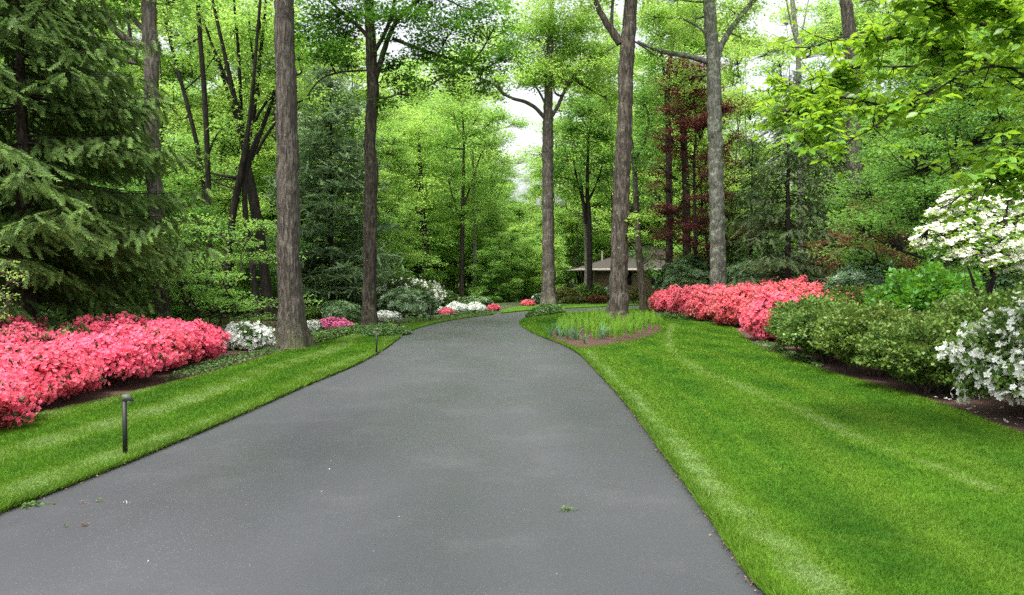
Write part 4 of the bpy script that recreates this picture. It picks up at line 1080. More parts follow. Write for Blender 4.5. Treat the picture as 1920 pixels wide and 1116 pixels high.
bpx('viburnum_bush', 690, 842, 32.5, 516, 'tall pale shrub in flat white-flowered tiers behind the dark rhododendron', 'viburnum', 'viburnum', 5000, .10, flower='cream', nf=1400, fs=.06, seed=39, dy=1.4, fclust=10)
bpx('azalea_bush', 805, 842, 30.0, 577, 'small white azalea touching the coral strip beside the drive', 'azalea', 'azleaf', 500, .08, flower='white', nf=800, fs=.065, seed=40, dy=.5)
bpx('azalea_bush', 822, 850, 29.2, 581, 'narrow coral azalea wedged between two white ones at the drive edge', 'azalea', 'azdark', 500, .07, flower='coral', nf=800, fs=.06, seed=41, dy=.5)
bpx('azalea_bush', 834, 878, 31.5, 567, 'first half of the white azalea hedge by the bend, nearer end', 'azalea', 'azleaf', 700, .08, flower='white', nf=1500, fs=.07, seed=42, dy=.7)
bpx('azalea_bush', 868, 913, 32.5, 568, 'far half of the white azalea hedge by the bend', 'azalea', 'azleaf', 700, .08, flower='white', nf=1500, fs=.07, seed=43, dy=.7)
bpx('azalea_bush', 914, 937, 33.5, 571, 'small coral and cream azalea at the far end of the white hedge', 'azalea', 'azdark', 400, .07, flower='coral', nf=600, fs=.06, seed=44)
bpx('rhododendron_bush', 862, 925, 35.5, 552, 'dark green shrub behind the white azalea hedge', 'rhododendron', 'rhodo', 1500, .14, lt=WHORL, seed=45, ltip=.3)
bpx('rhododendron_bush', 800, 866, 36, 545, 'light green shrub behind the nearer end of the white hedge', 'shrub', 'viburnum', 1800, .13, seed=46, ltip=.3)
bpx('azalea_bush', 976, 1004, 39.5, 565, 'small coral azalea beyond the bend, left of the pale forked trunk', 'azalea', 'azdark', 500, .08, flower='coral', nf=800, fs=.07, seed=47)
bpx('rhododendron_bush', 996, 1024, 41.5, 550, 'dark shrub with cream flowers just left of the pale forked trunk', 'rhododendron', 'rhodo', 700, .14, lt=WHORL, flower='cream', nf=160, fs=.08, seed=48)
# beyond the drive's branch, before the house
bpx('shrub', 1036, 1092, 44, 537, 'olive green rounded shrub right of the pale forked trunk', 'shrub', 'olive', 2200, .11, seed=49, ltip=.5, group='shrubs in front of the house')
bpx('shrub', 1070, 1142, 45.5, 529, 'tallest yellow green shrub under the black trunk by the house', 'shrub', 'azleaf', 2600, .11, seed=50, ltip=.6, group='shrubs in front of the house')
bpx('shrub', 1050, 1100, 42.6, 556, 'low brownish shrub, left one, at the far edge of the branch drive', 'shrub', 'olive', 1600, .09, seed=51, ltip=0, group='shrubs in front of the house')
bpx('shrub', 1094, 1142, 42.6, 552, 'low brownish shrub, right one, ending at the lichened trunk', 'shrub', 'russet', 1600, .09, seed=52, ltip=0, group='shrubs in front of the house')
bpx('rhododendron_bush', 1128, 1160, 46.0, 531, 'shrub with a few white flowers behind the lichened trunk', 'rhododendron', 'rhodo', 900, .14, lt=WHORL, flower='white', nf=120, fs=.09, seed=53)
bpx('shrub', 1166, 1222, 43.5, 540, 'brownish shrub right of the lichened trunk with some white flowers', 'shrub', 'olive', 2000, .10, flower='white', nf=60, fs=.09, seed=54, fmin=.75)
bpx('shrub', 930, 972, 48.5, 556, 'light green low shrub beyond the bend below the sky gap, left one', 'shrub', 'viburnum', 2200, .13, seed=60, ltip=.3)
bpx('shrub', 966, 1000, 49.0, 552, 'light green low shrub beyond the bend behind the small coral azalea', 'shrub', 'viburnum', 2200, .13, seed=61, ltip=.3)
bpx('shrub', 905, 942, 45.0, 560, 'low green shrub past the far coral and cream azalea', 'shrub', 'shrublime', 1800, .13, seed=62, ltip=.3)
bpx('shrub', 1004, 1040, 48.0, 548, 'green shrub directly behind the pale forked trunk', 'shrub', 'azleaf', 2000, .12, seed=63, ltip=.3)
# right: rhododendrons behind, coral row
bpx('rhododendron_bush', 1222, 1345, 36.0, 470, 'big grey green rhododendron mound left of the smooth light grey trunk', 'rhododendron', 'rhodo', 5200, .15, lt=WHORL, seed=55, K=40, s=.28, ltip=.25, dy=1.5)
bpx('rhododendron_bush', 1350, 1440, 33.0, 478, 'grey green rhododendron right of the smooth light grey trunk', 'rhododendron', 'rhodo', 2800, .15, lt=WHORL, seed=56, K=30, ltip=.2, dy=1.2)
AZR = [(6.55, 18.0, .85, .85, 1.22, 'nearest coral azalea of the right row hanging low over the lawn'),
       (7.9, 20.6, 1.3, 1.3, 1.50, 'broad coral azalea just behind the nearest one of the right row'),
       (7.45, 23.2, 1.15, 1.4, 1.40, 'coral azalea in the middle of the right row, facing the lawn'),
       (7.3, 25.8, 1.05, 1.4, 1.35, 'coral azalea past the middle of the right row'),
       (7.15, 28.3, 1.0, 1.4, 1.30, 'coral azalea before the light grey trunk in the right row'),
       (7.1, 30.8, .95, 1.3, 1.20, 'last but one coral azalea toward the far end of the right row'),
       (7.05, 33.0, .75, 1.1, 1.05, 'smallest coral azalea at the far end of the right row'),
       (9.7, 22.0, 1.5, 1.4, 1.58, 'coral azalea at the back right of the row under the thin hemlock'),
       (9.6, 25.0, 1.5, 1.5, 1.62, 'coral azalea at the back of the row below the light grey trunk')]
for i, (x, y, rx, ry, h, lb) in enumerate(AZR):
    bush('azalea_bush', x, y, rx, ry, h, lb, 'azalea', 'azdark', 5000, .065, 'coral', 8500, .046, seed=70 + i, group='coral azaleas in the right bed', depth=.36, s=.20, K=90, low=-.6, fclust=5)
# green azalea hedge
AZG = [(6.35, 9.9, 1.0, 1.0, 1.08, 'green azalea hedge bush next to the big white azalea'),
       (6.45, 11.6, 1.05, 1.1, 1.18, 'green azalea hedge bush second from the big white azalea'),
       (6.5, 13.3, 1.05, 1.1, 1.22, 'green azalea in the middle of the hedge front'),
       (6.75, 14.9, .95, 1.0, 1.2, 'green azalea with bronze tinged twigs second from the coral end'),
       (7.35, 16.5, .9, 1.0, 1.2, 'green azalea touching the nearest coral azalea'),
       (8.3, 12.4, 1.3, 1.2, 1.38, 'green azalea at the back of the hedge below the bright green shrub'),
       (8.5, 15.2, 1.3, 1.3, 1.42, 'green azalea at the back of the hedge, middle'),
       (8.8, 18.0, 1.3, 1.3, 1.45, 'green azalea at the back of the hedge beside the coral blossoms')]
for i, (x, y, rx, ry, h, lb) in enumerate(AZG):
    x -= .62 if i < 4 else .1
    h += .08
    bush('azalea_bush', x, y, rx, ry, h, lb, 'azalea', 'azleaf', 15000, .052, seed=90 + i, group='green azaleas of the right hedge', depth=.42, s=.19, K=95, ltip=.35, low=-.85, inner=.6, flower='coral' if i in (3, 4, 7) else None, nf=60 if i == 3 else 260, fs=.045, skirt=.42)
bush('azalea_bush', 6.8, 9.85, 1.05, 1.0, 1.62, 'tall green azalea in front of the white dogwood trunk', 'azalea', 'azleaf', 15000, .052, seed=109, depth=.42, s=.19, K=95, ltip=.3)
bush('azalea_bush', 6.1, 7.9, 1.2, 1.15, 1.46, 'big white azalea at the right picture edge shedding petals on the mulch', 'azalea', 'azleaf', 8500, .066, 'white', 2400, .046, seed=110, group='white azaleas at the right edge', depth=.36, s=.26, K=50, fclust=5, ltip=.3)
bush('azalea_bush', 8.1, 8.6, 1.1, 1.1, 1.40, 'white azalea mostly outside the right picture edge', 'azalea', 'azleaf', 6000, .066, 'white', 1100, .048, seed=111, group='white azaleas at the right edge', depth=.34, s=.26, K=50, fclust=5, ltip=.3)
bush('azalea_bush', 6.3, 5.9, .95, .95, 1.20, 'white azalea nearest the camera, outside the right edge', 'azalea', 'azleaf', 4000, .066, 'white', 900, .048, seed=112, group='white azaleas at the right edge', depth=.34, s=.26, K=50, fclust=5, ltip=.3)
bush('viburnum_bush', 8.0, 13.9, 1.35, 1.1, 2.02, 'bright green broad-leaved shrub under the white dogwood blossoms', 'viburnum', 'shrublime', 6000, .11, seed=113, depth=.34, s=.26, K=50, lt=LEAF, low=-.5)
bush('rhododendron_bush', 9.75, 20.0, 1.15, 1.0, 2.45, 'dark glossy rhododendron left of the bright green shrub', 'rhododendron', 'rhodo', 3600, .13, lt=WHORL, seed=114, K=36, s=.3)
bush('rhododendron_bush', 11.6, 16.5, 1.5, 1.2, 2.3, 'dark shrub filling the gap behind the white dogwood trunk', 'rhododendron', 'rhodo', 3600, .13, lt=WHORL, seed=115, K=36, s=.3)
bush('shrub', 9.6, 12.0, 1.4, 1.1, 2.25, 'olive shrub right of the white dogwood trunk at the picture edge', 'shrub', 'azdark', 6000, .08, seed=116)

# ground cover
def cover(name, pts, label, n, leaf=.05, h=.10, z=.045, tip=.25, seed=5):
    rr = np.random.default_rng(seed)
    P = np.array(pts); c = P.mean(0); k = len(P)
    i = rr.integers(0, k, n); t = rr.uniform(0, 1, (n, 1)); e = P[i] * (1 - t) + P[(i + 1) % k] * t
    r_ = np.sqrt(rr.uniform(0, 1, (n, 1))); Q = c + (e - c) * r_
    zz = z + h * rr.uniform(.1, 1, n) * np.sqrt(np.clip(1.05 - r_[:, 0] ** 3, 0, 1))
    T = np.concatenate([Q, zz[:, None]], 1)
    m_ = MB(); m_.tile(*LEAFW, rots(rr, n, .6), T, rr.uniform(.7, 1.3, n) * leaf, tone=np.clip(rr.normal(tip, .25, n), 0, 1))
    return tag(m_.build(name, M['cover']), label, 'ground cover', kind='stuff')
cover('ground_cover', px_line([(664, 629), (690, 635), (730, 634), (772, 628), (770, 620), (720, 616), (675, 620)]), 'dark ivy ring round the foot of the dark ridged trunk', 7000, .06, .16)
cover('ground_cover', px_line([(985, 597), (1010, 595), (1040, 591), (1060, 586), (1050, 578), (1020, 579), (1000, 588)]), 'leafy ground cover round the foot of the pale forked trunk', 7000, .09, .28)
cover('ground_cover', px_line([(1235, 597), (1300, 604), (1376, 611), (1376, 600), (1300, 590), (1235, 588)]), 'ground cover strip at the foot of the coral azaleas', 6000, .07, .16)
cover('ground_cover', px_line([(572, 650), (625, 638), (690, 622), (680, 616), (620, 626), (575, 636)]), 'ground cover between the tall brown trunk and the dark ridged trunk', 5000, .06, .14)
cover('ground_cover', px_line([(300, 722), (370, 706), (440, 690), (530, 662), (520, 655), (440, 672), (340, 695)]), 'green ground cover beside the mulch at the end of the pink azaleas', 2400, .04, .07, tip=.05)
cover('ground_cover', px_line([(1412, 647), (1475, 672), (1530, 692), (1545, 690), (1490, 668), (1430, 640)]), 'ground cover under the nearest coral azalea and the hedge', 1500, .04, .05)
cover('ground_cover', px_line([(705, 612), (760, 607), (850, 598), (930, 589), (930, 584), (850, 592), (760, 601)]), 'low green cover in front of the far white azaleas', 3000, .06, .08)

# scattered leaf growth on the woodland floor
rr = np.random.default_rng(77)
n_ = 60000
xx = rr.uniform(-38, 38, n_); yy = rr.uniform(13, 70, n_)
lx = np.interp(yy, BED_L[:, 1], BED_L[:, 0]) - .3; rx_ = np.interp(yy, [5, 15, 20, 33, 40, 45], [6, 6.5, 7.5, 7.5, 40, 16])
ok = (xx < lx) | (xx > rx_) | (yy > 44.6)
ok &= ~((yy < 44.6) & (yy > 33) & (xx > -3))
T = np.stack([xx, yy, rr.uniform(.02, .22, n_)], 1)[ok]
m_ = MB(); m_.tile(*LEAFW, rots(rr, len(T), .5), T, rr.uniform(.08, .18, len(T)), tone=np.clip(rr.normal(.3, .3, len(T)), 0, 1))
tag(m_.build('undergrowth', M['cover']), 'leafy undergrowth on the woodland floor', 'undergrowth', kind='stuff')

# ------------------------------------------------------------------ ferns and irises on the island
def blade_clump(name, mname, rr, n, L, w, spread, curve):
    m_ = MB()
    for i in range(n):
        a = rr.uniform(0, 6.28); b = rr.uniform(0, .05, 2) - .025; l = L * rr.uniform(.7, 1.1); s = spread * rr.uniform(.2, 1)
        d = np.array([math.cos(a), math.sin(a)]); t = np.linspace(0, 1, 6)
        P = np.stack([b[0] + d[0] * l * s * t ** 1.6, b[1] + d[1] * l * s * t ** 1.6, l * (t - curve * s * t ** 2.5)], 1)
        side = np.array([-d[1], d[0], 0]) if rr.uniform() > .4 else np.array([1, 0, 0])
        ww = w * (1 - t ** 2.2) + .002
        V = np.concatenate([P - side * ww[:, None], P + side * ww[:, None]]); j = np.arange(5)
        m_.add(V, quads=np.stack([j, j + 1, j + 7, j + 6], 1))
    return m_
def fern_mesh(rr):
    m_ = MB()
    for i in range(15):
        a = rr.uniform(0, 6.28); l = rr.uniform(.30, .52); s = rr.uniform(.04, .34); d = np.array([math.cos(a), math.sin(a), 0])
        q = np.array([-d[1], d[0], 0]); t = np.linspace(0, 1, 7)
        P = d * (l * s * t ** 1.5)[:, None] + np.array([0, 0, 1]) * (l * (t - .25 * s * t ** 3))[:, None]
        m_.tube(P, np.linspace(.009, .002, 7), 3)
        for k in range(2, 14):
            u = k / 14; b = np.array([np.interp(u, t, P[:, j]) for j in range(3)]); wl = .034 * math.sin(math.pi * min(1, u * .9 + .1)) + .01
            for sg in (-1, 1):
                e = b + sg * q * wl + np.array([0, 0, .02])
                m_.add([b - [0, 0, .008], b + [0, 0, .012], e], tris=[(0, 1, 2)])
    return m_
rr = np.random.default_rng(5)
FERN = []
for i in range(4):
    FERN.append(fern_mesh(rr))
def in_poly(p, poly):
    x, y = p; c = False
    for i in range(len(poly)):
        x1, y1 = poly[i]; x2, y2 = poly[i - 1]
        if (y1 > y) != (y2 > y) and x < (x2 - x1) * (y - y1) / (y2 - y1) + x1: c = not c
    return c
FZONE = px_line([(1046, 638), (1100, 647), (1165, 645), (1215, 630), (1243, 619), (1207, 604), (1150, 601), (1085, 607), (1048, 620)])
pts = []
c0, c1 = FZONE.min(0), FZONE.max(0)
trunkp = np.array([XA(1157, 23.4), 23.4])
tries = 0
while len(pts) < 190 and tries < 9000:
    tries += 1
    p = rr.uniform(c0, c1)
    if in_poly(p, FZONE) and np.linalg.norm(p - trunkp) > .42 and not (abs(p[0] - trunkp[0]) < .34 and trunkp[1] - .95 < p[1] < trunkp[1]) and all(np.linalg.norm(p - q) > .13 for q in pts): pts.append(p)
fo = None; FO = []
for i, p in enumerate(pts):
    if i < 4:
        o = FERN[i].build('fern', M['fern']); FO.append(o)
    else:
        o = FO[i % 4].copy(); COL.objects.link(o)
    o.location = (p[0], p[1], .08); o.rotation_euler = (0, 0, rr.uniform(0, 6.28)); s = rr.uniform(.72, 1.05); o.scale = (s * .85, s * .85, s)
    tag(o, 'yellow green fern clump in the island mulch bed round the lichened trunk', 'fern', 'ferns in the island bed')
im = blade_clump('iris', 'iris', rr, 13, .42, .014, .75, .35)
i0 = None
IR = [(1034, 640, 'farthest left'), (1044, 636, ''), (1050, 641, ''), (1058, 638, ''), (1064, 643, ''), (1047, 632, ''), (1074, 645, 'lone'), (1081, 646, ''), (1118, 642, ''), (1126, 645, ''), (1132, 641, ''), (1096, 652, 'small'), (1140, 640, '')]
IL = ['blue green iris clump at the left tip of the island mulch bed', 'blue green iris clump second from the left tip of the island bed', 'blue green iris clump third from the left in the island bed front', 'blue green iris clump fourth from the left in the island bed',
      'blue green iris clump at the right side of the left iris patch', 'blue green iris clump at the back of the left iris patch', 'pale iris clump standing alone left of centre on the red mulch', 'pale iris clump close right of the lone one',
      'grey blue iris clump, leftmost of the patch left of the lichened trunk', 'grey blue iris clump, front one of the patch left of the lichened trunk', 'grey blue iris clump, third of the patch left of the lichened trunk', 'smallest low grey iris clump nearest the drive on bare mulch', 'grey blue iris clump nearest to the lichened trunk']
for i, (px, py, _) in enumerate(IR):
    if i0 is None: i0 = o = im.build('iris_clump', M['iris'])
    else: o = i0.copy(); COL.objects.link(o)
    g = G(px, py - 2); o.location = (g[0], g[1], .06); o.rotation_euler = (0, 0, i * 1.7); s = (.9 + .25 * math.sin(i * 3)) * (.6 if i == 11 else 1)
    o.scale = (s, s, s); tag(o, IL[i], 'iris', 'irises in the island bed')

# ------------------------------------------------------------------ dogwoods at the right
# near one: trunk outside the frame, long level branches reaching in
D0 = 6.6
dog = empty('dogwood_tree', (XA(2190, 7.6), 7.6, 0), label='near dogwood branches with large bright green leaves reaching in from the upper right', cat='tree')
org = np.array([XA(2190, 7.6), 7.6, 0])
rr = np.random.default_rng(31)
wd, lv, fl = MB(), MB(), MB()
tr = np.array([[0, 0, -.05], [-.1, 0, .9], [-.05, -.1, 1.8], [-.25, -.2, 2.9], [-.1, -.2, 4.2], [-.2, -.1, 5.4]])
wd.tube(tr, [.13, .10, .09, .07, .05, .02], 10)
BR = [[(2100, 60), (1920, 92), (1840, 38), (1790, 28), (1740, 32), (1680, 36), (1620, 62), (1560, 72), (1520, 90)],
      [(2100, 140), (1920, 120), (1850, 118), (1790, 124), (1730, 126), (1660, 128), (1600, 122), (1540, 150), (1480, 158), (1440, 170)],
      [(2100, 160), (1930, 150), (1870, 112), (1820, 130), (1760, 165), (1700, 195), (1650, 230), (1600, 260)],
      [(1760, 165), (1700, 190), (1660, 205), (1620, 190), (1580, 180), (1540, 205), (1520, 240), (1500, 275)],
      [(2100, 200), (1960, 190), (1900, 160), (1860, 130), (1855, 180), (1870, 215), (1890, 240)],
      [(1790, 28), (1770, 10), (1740, -20), (1690, -50)],
      [(2100, -20), (1960, -40), (1860, -30), (1760, -60), (1640, -60)],
      [(2100, 260), (1980, 262), (1900, 268), (1840, 285), (1790, 300), (1762, 330)],
      [(1990, 262), (1930, 300), (1880, 320), (1850, 340)],
      [(1850, 118), (1800, 90), (1760, 84), (1700, 70), (1650, 76)],
      [(1600, 122), (1570, 140), (1545, 175), (1510, 200), (1475, 215)],
      [(1960, 60), (1900, 40), (1860, 10), (1840, -20)]]
nodes_ = []
for bi, br in enumerate(BR):
    dep = [D0 + .9 * math.sin(bi * 2.1) * .8] * len(br)
    pts = np.array([W(p[0], p[1], dep[0] + (.9 * (p[0] > 2050))) for p in br]) - org
    if br[0][0] > 2050:
        zt = min(5.0, max(1.0, pts[0][2] - .5)); st_ = np.array([np.interp(zt, tr[:, 2], tr[:, j]) for j in range(3)])
        pts = np.vstack([st_, pts])
    s = np.concatenate([[0], np.cumsum(np.linalg.norm(np.diff(pts, axis=0), axis=1))]); t = np.linspace(0, s[-1], 26)
    pp = np.stack([np.interp(t, s, pts[:, j]) for j in range(3)], 1)
    for _ in range(1): pp[1:-1] = (pp[:-2] + 2 * pp[1:-1] + pp[2:]) / 4
    pp[1:] += rr.normal(0, .008, (25, 3))
    wd.tube(pp, np.linspace(.030 if br[0][0] > 2050 else .016, .004, 26), 6)
    for i in range(3, 26):
        for _ in range(3):
            a = rr.uniform(0, 6.28); L = rr.uniform(.10, .42)
            e = pp[i] + np.array([math.cos(a) * L, math.sin(a) * L * .9, rr.normal(-.02, .14)])
            mid = (pp[i] + e) / 2 + [0, 0, -.03]
            wd.tube([pp[i], mid, e], [.006, .004, .002], 4)
            nodes_ += [e, mid, pp[i] * .4 + e * .6]
nodes_ = np.array(nodes_)
for p in nodes_:
    k = 5 if rr.uniform() > .3 else 3
    a0 = rr.uniform(0, 6.28)
    dirs = np.array([[math.cos(a0 + j * 6.28 / k + rr.normal(0, .25)), math.sin(a0 + j * 6.28 / k), rr.uniform(-.7, .1)] for j in range(k)])
    lv.tile(*BIGLEAF, rots(rr, k, .35, dirs=dirs), p + dirs * .015, rr.uniform(.048, .105, k))
k = rr.choice(len(nodes_), 20)
fl.tile(*FLOWER4, rots_n(rr, np.tile([0, 0, 1.0], (20, 1)), .3), nodes_[k] + [0, 0, .03], np.full(20, .045))
wd.build('trunk', M['bark_dark'], dog); lv.build('crown', M['dogwood'], dog, smooth=True); fl.build('blossoms', M['cream'], dog)

# white dogwood
D1 = 10.8
wdx = XA(1838, D1)
wt = empty('dogwood_tree', (wdx, D1, 0), label='white flowering dogwood with layered blossoms at the right picture edge', cat='tree')
rr = np.random.default_rng(33)
wd, lv, fl = MB(), MB(), MB()
o0 = np.array([wdx, D1, 0])
def wl(lst, r0_, r1_, kk=8, dy=0):
    pts = np.array([W(p[0], p[1], D1 + dy * i / len(lst)) for i, p in enumerate(lst)]) - o0
    wd.tube(pts, np.linspace(r0_, r1_, len(lst)), kk); return pts
t0 = W(1838, 640, D1) - o0; t0[2] = -.03
wd.tube(np.vstack([t0, W(1842, 580, D1) - o0, W(1855, 540, D1) - o0, W(1866, 500, D1) - o0, W(1875, 460, D1) - o0, W(1885, 400, D1) - o0]), [.07, .06, .05, .042, .035, .02], 9)
LB = [wl([(1862, 510), (1835, 480), (1800, 455), (1770, 440), (1740, 430)], .035, .008, 7, -.6), wl([(1870, 480), (1845, 440), (1810, 400), (1780, 385)], .03, .008, 7, .5), wl([(1880, 430), (1860, 395), (1830, 370), (1810, 360)], .025, .006, 7, -.3),
      wl([(1868, 495), (1910, 460), (1960, 440), (2010, 430)], .03, .008, 7, -.4), wl([(1880, 440), (1920, 400), (1970, 370), (2020, 360)], .03, .008, 7, .3), wl([(1842, 575), (1825, 530), (1815, 500)], .035, .012, 7, .3), wl([(1885, 420), (1890, 370), (1900, 340)], .02, .006, 6)]
cl = [(1745, 432, 32, 0), (1775, 445, 34, -.3), (1800, 420, 34, .3), (1765, 405, 32, .2), (1800, 385, 32, 0), (1835, 395, 34, -.4), (1820, 365, 30, .2), (1860, 375, 34, .3), (1840, 430, 34, -.5), (1805, 460, 34, -.6), (1880, 450, 34, -.5), (1885, 415, 32, .5), (1900, 360, 36, 0),
      (1910, 390, 34, -.3), (1920, 440, 36, -.5), (1900, 478, 30, -.5), (1930, 410, 34, .3), (1960, 450, 50, 0), (1980, 380, 50, 0), (2020, 420, 50, .3), (1860, 352, 26, .2), (1790, 372, 20, .2), (1838, 485, 22, -.5), (1755, 455, 22, -.3), (1895, 500, 26, -.5), (1935, 480, 34, -.6), (1950, 510, 30, -.3), (1728, 440, 14, -.2), (1742, 412, 16, .2), (1990, 480, 44, 0), (1815, 478, 16, -.6), (1772, 376, 13, .2), (1870, 485, 16, -.8)]
cl += [(1722, 448, 9, -.3), (1752, 392, 10, .1), (1782, 362, 11, .2), (1812, 348, 10, 0), (1842, 336, 14, .2), (1884, 330, 16, .3), (1925, 326, 24, .2), (1790, 482, 10, -.6), (1858, 500, 12, -.7), (1735, 462, 10, -.3)]
for (px, py, r, dy) in cl:
    r *= rr.uniform(.65, 1.15); px += rr.normal(0, 5); py += rr.normal(0, 5)
    c = W(px, py, D1 + dy) - o0; sz = r / F_PX * D1
    allb = np.concatenate(LB); s0 = allb[np.argmin(np.linalg.norm(allb - c, axis=1))]
    for _ in range(5):
        e = c + rr.normal(0, .5, 3) * [sz, sz, sz * .4]; wd.tube([s0, (s0 + e) / 2 + [0, 0, -.03], e], [.010, .007, .003], 4)
    n_ = int(80 * min(1.3, max(.3, r / 30)))
    # flat tiers, sloping down to the left like the photo's sprays
    lay = rr.choice([-.5, .45], n_) * sz * .8
    P = c + np.stack([rr.normal(0, sz * .42, n_), rr.normal(0, sz * .55, n_), lay + rr.normal(0, sz * .07, n_)], 1)
    P[:, 2] += (P[:, 0] - c[0]) * .45
    fl.tile(*FLOWER4, rots_n(rr, np.tile([-.15, -.45, 1.0], (n_, 1)), .38), P, rr.uniform(.030, .048, n_))
    m2 = int(110 * max(.3, r / 34))
    P = c + rr.normal(0, 1, (m2, 3)) * [sz * .6, sz * .6, sz * .45]; P[:, 2] += (P[:, 0] - c[0]) * .4 - .03
    lv.tile(*LEAF, rots(rr, m2, .5, .3), P, rr.uniform(.05, .08, m2))
wd.build('trunk', M['bark_dark'], wt); lv.build('crown', M['dogwood'], wt); fl.build('blossoms', M['cream'], wt)

# ------------------------------------------------------------------ house
M['wall'] = plain('tan_render', (.27, .195, .15), .85, sc=3, var=.08)
M['roof'] = plain('grey_shingles', (.046, .038, .034), .9, sc=30, var=.3, bump=.5)
M['trim'] = plain('pale_trim', (.30, .27, .24), .6)
M['glass'] = plain('window_glass', (.02, .025, .03), .08)
M['gwall'] = plain('garden_wall_stone', (.10, .09, .08), .9, sc=6, var=.5, bump=.6)
HD = 58.0
hx0, hx1, ez = XA(1114, HD), XA(1300, HD), ZA(505, HD)
house = empty('house', (hx0, HD, 0), label='low brown house with a grey hipped roof half hidden behind the trees', cat='house')
L_, Dp = hx1 - hx0, 11.0
w = MB(); w.box(0, L_, 0, Dp, -.05, ez); w.build('wall', M['wall'], house)
ov = 1.35; zr = ZA(457, HD + 5)
rf = MB()
e0, e1, y0, y1 = -ov, L_ + ov, -ov, Dp + ov; yr = Dp / 2; ri = (Dp / 2 + ov)
V = [(e0, y0, ez), (e1, y0, ez), (e1, y1, ez), (e0, y1, ez), (e0 + ri, yr, zr), (e1 - ri * .6, yr, zr)]
rf.add(V, quads=[(0, 1, 5, 4), (2, 3, 4, 5)], tris=[(3, 0, 4), (1, 2, 5)])
rf.add([(e0, y0, ez - .003), (e1, y0, ez - .003), (e1, y1, ez - .003), (e0, y1, ez - .003)], quads=[(0, 3, 2, 1)])
roof = rf.build('roof', M['roof'], house)
fa = MB()
fa.box(e0 - .03, e1 + .03, y0 - .05, y0 - .003, ez - .14, ez + .04); fa.box(e0 - .05, e0 - .003, y0, y1, ez - .14, ez + .04); fa.build('fascia', M['trim'], house)
ch = MB(); zv = ZA(483, HD + 2); ch.tube([(.9, 2.0, ez + .5), (.9, 2.0, zv + .2), (.9, 2.0, zv + .55)], [.07, .07, .07], 8); ch.build('vent_pipe', M['trim'], roof)
dp = MB(); dp.tube([(-.02, -.08, 0), (-.02, -.08, ez - .14)], [.07, .07], 8); dp.build('downpipe', M['trim'], house)
for wx in (1.9, 4.6):
    fr = MB(); fr.box(wx - .06, wx + .06 + 1.1, -.05, .02, .95, 2.1); f_ = fr.build('window', M['trim'], house)
    gl = MB(); gl.box(wx, wx + 1.1, -.06, -.045, 1.0, 2.05); gl.build('pane', M['glass'], f_)
# second wing seen through the hemlock
wg = empty('house', (XA(1420, 48), 48, 0), label='dark low wing of a house glimpsed through the thin hemlock', cat='house')
L2 = XA(1660, 48) - XA(1420, 48)
w = MB(); w.box(0, L2, 0, 8, -.05, 2.35); w.build('wall', M['gwall'], wg)
rf = MB(); V = [(-.7, -.7, 2.35), (L2 + .7, -.7, 2.35), (L2 + .7, 8.7, 2.35), (-.7, 8.7, 2.35), (3, 4, 3.7), (L2 - 3, 4, 3.7)]
rf.add(V, quads=[(0, 1, 5, 4), (2, 3, 4, 5), (0, 3, 2, 1)], tris=[(3, 0, 4), (1, 2, 5)]); rf.build('roof', M['roof'], wg)
gw = MB()
gx0, gx1 = XA(1435, 31), XA(1590, 31)
gw.box(gx0, gx1, 31, 31.35, -.05, 1.45); gw.box(gx0 - .05, gx1 + .05, 30.95, 31.4, 1.453, 1.55)
tag(gw.build('garden_wall', M['gwall']), 'dark low garden wall behind the coral azaleas under the hemlock', 'wall')

# ------------------------------------------------------------------ path lights
M['bronze'] = plain('weathered_bronze', (.018, .020, .017), .55, .3, var=.35, sc=25)
M['bronze_top'] = plain('weathered_cap', (.075, .09, .068), .6, .2, var=.3, sc=20)
M['lens'] = plain('lamp_lens', (.25, .25, .22), .3)
def path_light():
    r = empty('path_light')
    p = MB(); p.box(-.017, .017, -.017, .017, -.05, .478); 
    p.build('post', M['bronze'], r)
    h = MB()   # hood: a wedge leaning out to the right, open below
    x0, x1, y_ = -.0185, .074, .0195
    V = [(x0, -y_, .482), (x0, y_, .482), (.058, -y_, .474), (.058, y_, .474), (x0, -y_, .530), (x0, y_, .530), (.040, -y_, .534), (.040, y_, .534), (x1, -y_, .470), (x1, y_, .470)]
    h.add(V, quads=[(0, 4, 6, 2), (1, 3, 7, 5), (4, 5, 7, 6), (6, 7, 9, 8), (0, 1, 5, 4), (0, 2, 3, 1), (2, 8, 9, 3)], tris=[(2, 6, 8), (3, 9, 7)])
    hd = h.build('hood', M['bronze_top'], r)
    l = MB(); l.box(.024, .054, -.015, .015, .462, .472); l.build('lens', M['lens'], hd)
    return r
pl = path_light()
PL = [(235, 860, .3, 'nearest low dark post lamp with angled hood beside the asphalt'), (706, 667, .2, 'second low post lamp along the left lawn edge, before the ivy ring'),
      (749, 624, .1, 'third low post lamp standing at the right end of the ivy ring'), (807, 604, .1, 'farthest low post lamp in front of the dark rhododendron')]
for i, (px, py, rz, lb) in enumerate(PL):
    g = G(px, py)
    if i == 0: o = pl; o.location = (g[0], g[1], .035); o.rotation_euler = (0, 0, rz); tag(o, lb, 'path light', 'path lights along the drive')
    else:
        o = copy_tree(pl, (g[0], g[1], .035), rz, 1.0, lb, 'path light', 'path lights along the drive')
        for ch_ in list(pl.children):
            if ch_.name.startswith('hood'):
                for g2 in ch_.children:
                    dd = g2.copy(); COL.objects.link(dd)
                    dd.parent = [c for c in o.children if c.name.startswith('hood')][0]

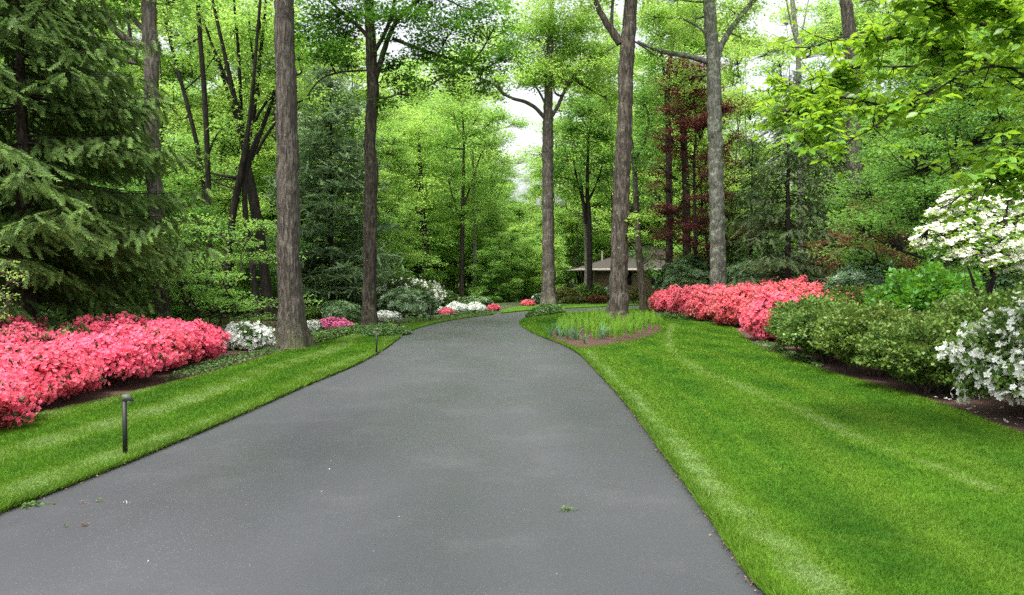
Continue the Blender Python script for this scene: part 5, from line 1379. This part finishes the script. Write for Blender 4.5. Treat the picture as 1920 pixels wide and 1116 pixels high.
# ------------------------------------------------------------------ small debris
rr = np.random.default_rng(8)
def sprig(name, px, py, size, n, m, label, cat='leaves', flat=.35, grp=None):
    g = G(px, py); T = rr.normal(0, 1, (n, 3)) * [size, size * .55, size * flat]; T[:, 2] = np.abs(T[:, 2]) + .006
    b = MB(); b.tile(*LEAFW, rots(rr, n, .8), T, rr.uniform(.5, 1.1, n) * size * .8)
    b.tube([(-size, 0, .012), (0, .01, .02), (size * .9, 0, .01)], [.003, .0025, .002], 4)
    o = b.build(name, m); o.location = (g[0], g[1], .012); return tag(o, label, cat, grp)
sprig('leaf_sprig', 1060, 961, .028, 34, M['azleaf'], 'green leafy sprig lying in the middle of the asphalt')
sprig('leaf_sprig', 187, 944, .020, 10, M['azleaf'], 'tiny green sprig on the asphalt nearest below the first post lamp')
sprig('leaf_sprig', 155, 948, .018, 5, M['litter'], 'curled pale leaf left of the tiny green sprig')
sprig('leaf_sprig', 160, 989, .030, 6, M['litter'], 'longish pale dry leaf on the asphalt at lower left')
sprig('leaf_sprig', 122, 993, .014, 6, M['azleaf'], 'dark crumpled leaf left of the longish pale one')
sprig('leaf_sprig', 235, 948, .014, 4, M['white'], 'small whitish petal right of the tiny green sprig')
sprig('leaf_sprig', 60, 951, .05, 60, M['azleaf'], 'heap of grass clippings on the asphalt edge at far left', flat=.10)
sprig('leaf_sprig', 1243, 852, .03, 12, M['litter'], 'small dark clump of soil and leaf at the right asphalt edge')
pet = petals(3, .5, .15)
pm = MB(); pm.tile(*pet, rots_n(rr, np.array([[0, 0, 1.0]]), .1), np.array([[0, 0, .01]]), [.032])
po = None
for (px, py) in [(1754, 755), (1774, 756), (1781, 758), (1792, 762), (1818, 778), (1831, 784), (1838, 775), (1866, 797), (1894, 792), (1751, 769), (1878, 775), (1808, 768), (1850, 786), (1826, 771), (1858, 778), (1905, 806), (1884, 800), (1768, 749), (1800, 757), (1912, 796)]:
    g = G(min(px, 1915), py - 0)
    if po is None: po = o = pm.build('fallen_petal', M['cream'])
    else: o = po.copy(); COL.objects.link(o)
    s = rr.uniform(.5, 1.15)
    o.location = (g[0], g[1], .05 + rr.uniform(0, .01)); o.rotation_euler = (rr.normal(0, .2), rr.normal(0, .2), rr.uniform(0, 6.28)); o.scale = (s,) * 3
    tag(o, 'white fallen petal on the mulch edge below the big white azalea', 'petal', 'fallen petals by the white azalea')
rr = np.random.default_rng(21)
bm = MB(); bm.tile(*LEAFW, rots(rr, 2, .3), np.array([[0, 0, .006], [.004, .006, .008]]), [.016, .012])
bo = None
for i in range(46):
    if i < 26: px, py = rr.uniform(30, 760), rr.uniform(890, 1080)
    else: px, py = rr.uniform(600, 1300), rr.uniform(720, 1100)
    g = G(px, py)
    j = np.argmin(np.abs(LEFT_EDGE[:40, 1] - g[1])); j2 = np.argmin(np.abs(RIGHT_EDGE[:40, 1] - g[1]))
    if not (LEFT_EDGE[j][0] + .1 < g[0] < RIGHT_EDGE[j2][0] - .1): continue
    if bo is None: bo = o = bm.build('leaf_bit', M['litter'])
    else: o = bo.copy(); COL.objects.link(o)
    o.material_slots[0].link = 'OBJECT'; o.material_slots[0].material = M['cream'] if i % 8 == 5 else M['litter']
    s_ = rr.uniform(.3, .8); o.location = (g[0], g[1], .012); o.rotation_euler = (0, 0, rr.uniform(0, 6.28)); o.scale = (s_,) * 3
    tag(o, 'tiny dry leaf bit scattered on the dark asphalt', 'leaf bit', 'leaf bits on the asphalt')
